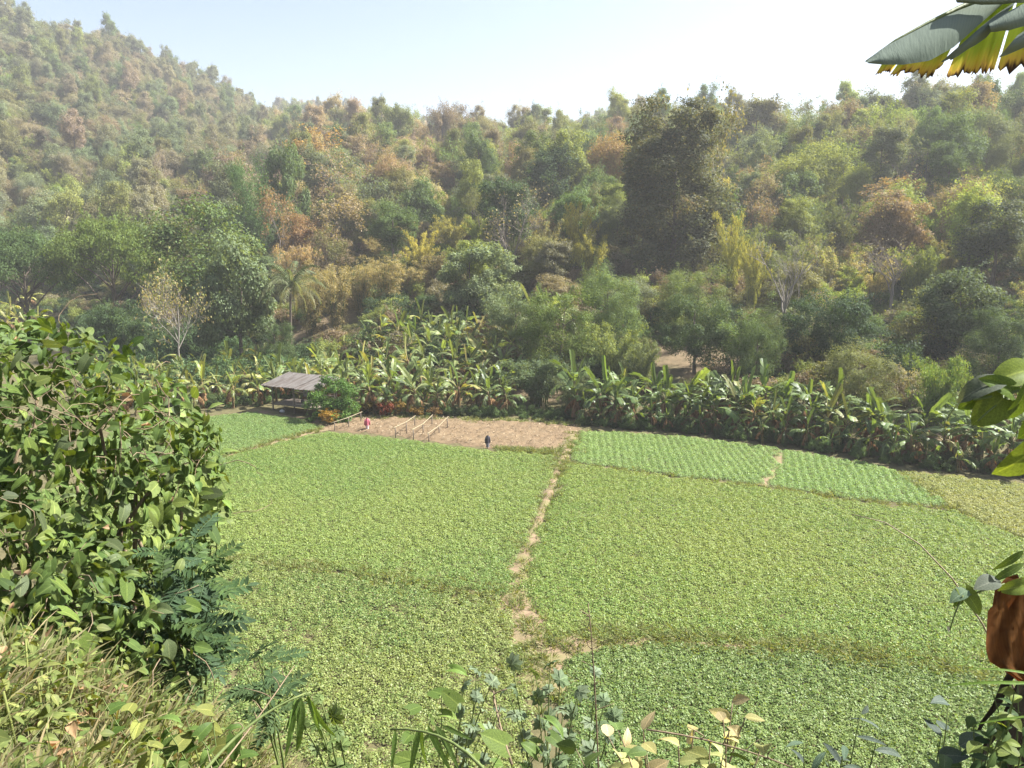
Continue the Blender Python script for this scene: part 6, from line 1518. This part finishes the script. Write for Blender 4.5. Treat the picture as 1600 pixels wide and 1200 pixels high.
    for A2, B2 in (([(1545, 35, 2.74), (1575, 18, 2.74), (1620, -5, 2.76)], [(1548, 50, 2.72), (1580, 48, 2.71), (1630, 30, 2.73)]), ([(1590, 55, 2.73), (1620, 35, 2.74), (1650, 15, 2.76)], [(1560, 90, 2.74), (1610, 70, 2.72), (1660, 50, 2.74)]), ([(1535, 40, 2.77), (1560, 20, 2.77), (1590, 0, 2.79)], [(1470, 97, 2.77), (1490, 92, 2.76), (1540, 60, 2.77)]), ([(1490, -8, 2.76), (1540, -6, 2.76), (1600, -12, 2.78)], [(1495, 4, 2.74), (1540, 8, 2.74), (1600, 4, 2.76)])):
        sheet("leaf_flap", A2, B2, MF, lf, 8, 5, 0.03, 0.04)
    # brown dry leaf hanging on the trunk
    mb = MB(); m = 9; rows = []; lc = []
    L_ = [(1622, 893, 1590, 1), (1622, 905, 1568, 1), (1620, 920, 1556, 1), (1620, 940, 1550, 1), (1622, 960, 1548, 1), (1624, 980, 1544, 1), (1626, 1000, 1541, 1), (1628, 1018, 1546, 1), (1629, 1032, 1545, 1), (1630, 1044, 1562, 1), (1631, 1056, 1578, 1), (1632, 1066, 1600, 1)]
    for (xr, y_, xl, _) in L_:
        for k, f in enumerate(np.linspace(0, 1, m)): rows.append(dep(xl * (1 - f) + xr * f + rng.normal(0, 2.5) * (1 - f), y_ + rng.normal(0, 3) + 8 * math.sin(f * 3), 2.62 + 0.10 * f + 0.03 * math.sin(f * 13 + y_ * 0.05) + rng.normal(0, 0.01)) - base); lc.append((f, y_ / 1000, 0.5))
    V = np.array(rows); i = np.arange(len(L_) - 1)[:, None] * m; j = np.arange(m - 1)[None, :]; mb.add(V, np.stack([i + j, i + j + 1, i + m + j + 1, i + m + j], -1).reshape(-1, 4), 0, 0.4, lc)
    md = leaf_material("dry_brown_leaf", 0.55, 0.0, 0.7, own=((0.11, 0.055, 0.022), (0.17, 0.088, 0.038)), tcol=(1.4, 1.0, 0.8), veins=30, gain=1.0)
    o = link("dead_leaf", mb.mesh("near_dead_leaf", md, True), r); o["label"] = "reddish brown dry leaf hanging on the trunk"
near_banana()

def edge_vine():
    rng = np.random.default_rng(17)
    b = np.array([2.35, 2.9, Hf(2.35, 2.9)]); r = root("climbing_vine", tuple(b)); tag(r, "climbing vine with lobed backlit leaves reaching in above the banana row", "vine")
    stem(r, [b, dep(1700, 800, 2.9), dep(1640, 590, 2.7)], 0.012, 0.008); stem(r, [dep(1640, 600, 2.7), dep(1585, 612, 2.65), dep(1522, 625, 2.6)], 0.007, 0.004, name="twig")
    stem(r, [dep(1585, 612, 2.65), dep(1545, 640, 2.6), dep(1528, 658, 2.6)], 0.004, 0.003, name="twig")
    c1, c2, c3 = (0.075, 0.115, 0.024), (0.11, 0.15, 0.028), (0.075, 0.09, 0.065)
    for (px, py, ex, ey, sz, c, nz) in ((1600, 580, 1540, 592, 0.15, c2, (-0.2, -0.8, 0.5)), (1580, 612, 1542, 578, 0.12, c1, (0.3, -0.85, 0.3)), (1548, 600, 1478, 618, 0.13, c3, (-0.2, -0.6, 0.8)), (1546, 612, 1480, 650, 0.13, c1, (-0.3, -0.85, 0.25)), (1568, 622, 1522, 662, 0.14, c2, (-0.3, -0.9, 0.1)), (1560, 605, 1545, 612, 0.05, c3, (0, -0.8, 0.6)), (1600, 615, 1585, 660, 0.13, c1, (0.3, -0.9, 0.1)), (1625, 690, 1583, 745, 0.19, c2, (0.2, -0.9, 0.2)), (1640, 640, 1600, 690, 0.14, c1, (0.1, -0.9, 0.3))):
        p = dep(px, py, 2.64 + rng.uniform(-0.05, 0.05)); e_ = dep(ex, ey, 2.6 + rng.uniform(-0.05, 0.05)); put_leaf(r, HEARTS[int(rng.integers(0, 4))], p, e_ - p, nz, sz, c, np.array(c) * 1.3)
    # lower sprays by the trunk
    stem(r, [dep(1640, 900, 2.7), dep(1580, 905, 2.65), dep(1500, 935, 2.6)], 0.005, 0.003, name="twig"); stem(r, [dep(1505, 930, 2.6), dep(1492, 955, 2.6), dep(1484, 985, 2.6)], 0.003, 0.002, name="twig")
    for (px, py, ex, ey, sz, c, ms, nz) in ((1600, 880, 1553, 905, 0.14, c1, LANCES, (0, -0.7, 0.7)), (1560, 905, 1520, 918, 0.11, c3, OVATES, (-0.1, -0.5, 0.9)), (1512, 922, 1474, 940, 0.085, (0.09, 0.13, 0.08), OVATES, (-0.2, -0.4, 0.9)), (1508, 925, 1530, 948, 0.09, c2, HEARTS, (0.1, -0.9, 0.2)), (1502, 932, 1494, 952, 0.05, c1, OVATES, (-0.3, -0.8, 0)), (1484, 985, 1478, 975, 0.03, (0.3, 0.3, 0.28), OVATES, (0, -0.8, 0.4)), (1600, 915, 1560, 925, 0.09, c2, HEARTS, (0, -0.8, 0.4)), (1600, 860, 1560, 895, 0.13, c1, LANCES, (0.2, -0.8, 0.5))):
        p = dep(px, py, 2.62); e_ = dep(ex, ey, 2.58); put_leaf(r, ms[int(rng.integers(0, 3))], p, e_ - p, nz, sz, c, np.array(c) * 1.3)
edge_vine()

def trunk_grass():
    rng = np.random.default_rng(19); b = np.array([1.95, 2.55, Hf(1.95, 2.55)]); r = root("grass_clump", tuple(b)); tag(r, "clump of long green grass blades round the banana trunk's foot", "grass clump")
    GB = [leaf_mesh("grass_leaf", 1, 0.045, strap, 10, 0.25, 0.6 + 0.5 * k, seed=70 + k) for k in range(3)]
    for k in range(60):
        th = rng.random() * 6.28; p = b + np.array([math.cos(th), math.sin(th), 0]) * rng.random() * 0.22; c = np.array((0.035, 0.065, 0.018)) * rng.uniform(0.6, 1.7)
        put_leaf(r, GB[k % 3], p, np.array([math.cos(th) * 0.6 - 0.15, math.sin(th) * 0.5, 0.9]), np.array([-math.cos(th), -math.sin(th) - 0.3, 0.5]), rng.uniform(0.25, 0.55), c, c * 1.3, "blade")
    for (px, py, ex, ey) in ((1640, 1062, 1543, 1022), (1650, 1075, 1500, 1040), (1640, 1120, 1540, 1112)):
        p = dep(px, py, 2.4); e_ = dep(ex, ey, 2.35); put_leaf(r, GB[0], p, e_ - p, (0, -0.5, 0.8), float(np.linalg.norm(e_ - p)), (0.07, 0.12, 0.02), (0.10, 0.14, 0.03), "blade")
    rng2 = np.random.default_rng(23)
    leaf_shrub("oval_leaf_weed", "dark oval-leaved weed at the foot of the banana trunk", "weed", (1.88, 2.75), [dep(px, py, d_) for px, py, d_ in [(1520, 1120, 2.9), (1550, 1080, 2.9), (1580, 1100, 2.8), (1530, 1160, 2.8), (1570, 1140, 2.8), (1545, 1185, 2.7), (1590, 1060, 2.9), (1560, 1120, 2.75), (1600, 1150, 2.7), (1585, 1080, 2.7)]], OVATES, 0.07, [(0.025, 0.045, 0.016), (0.04, 0.065, 0.02), (0.09, 0.12, 0.03)], 9, rng2, 0.006, 0.3)
trunk_grass()
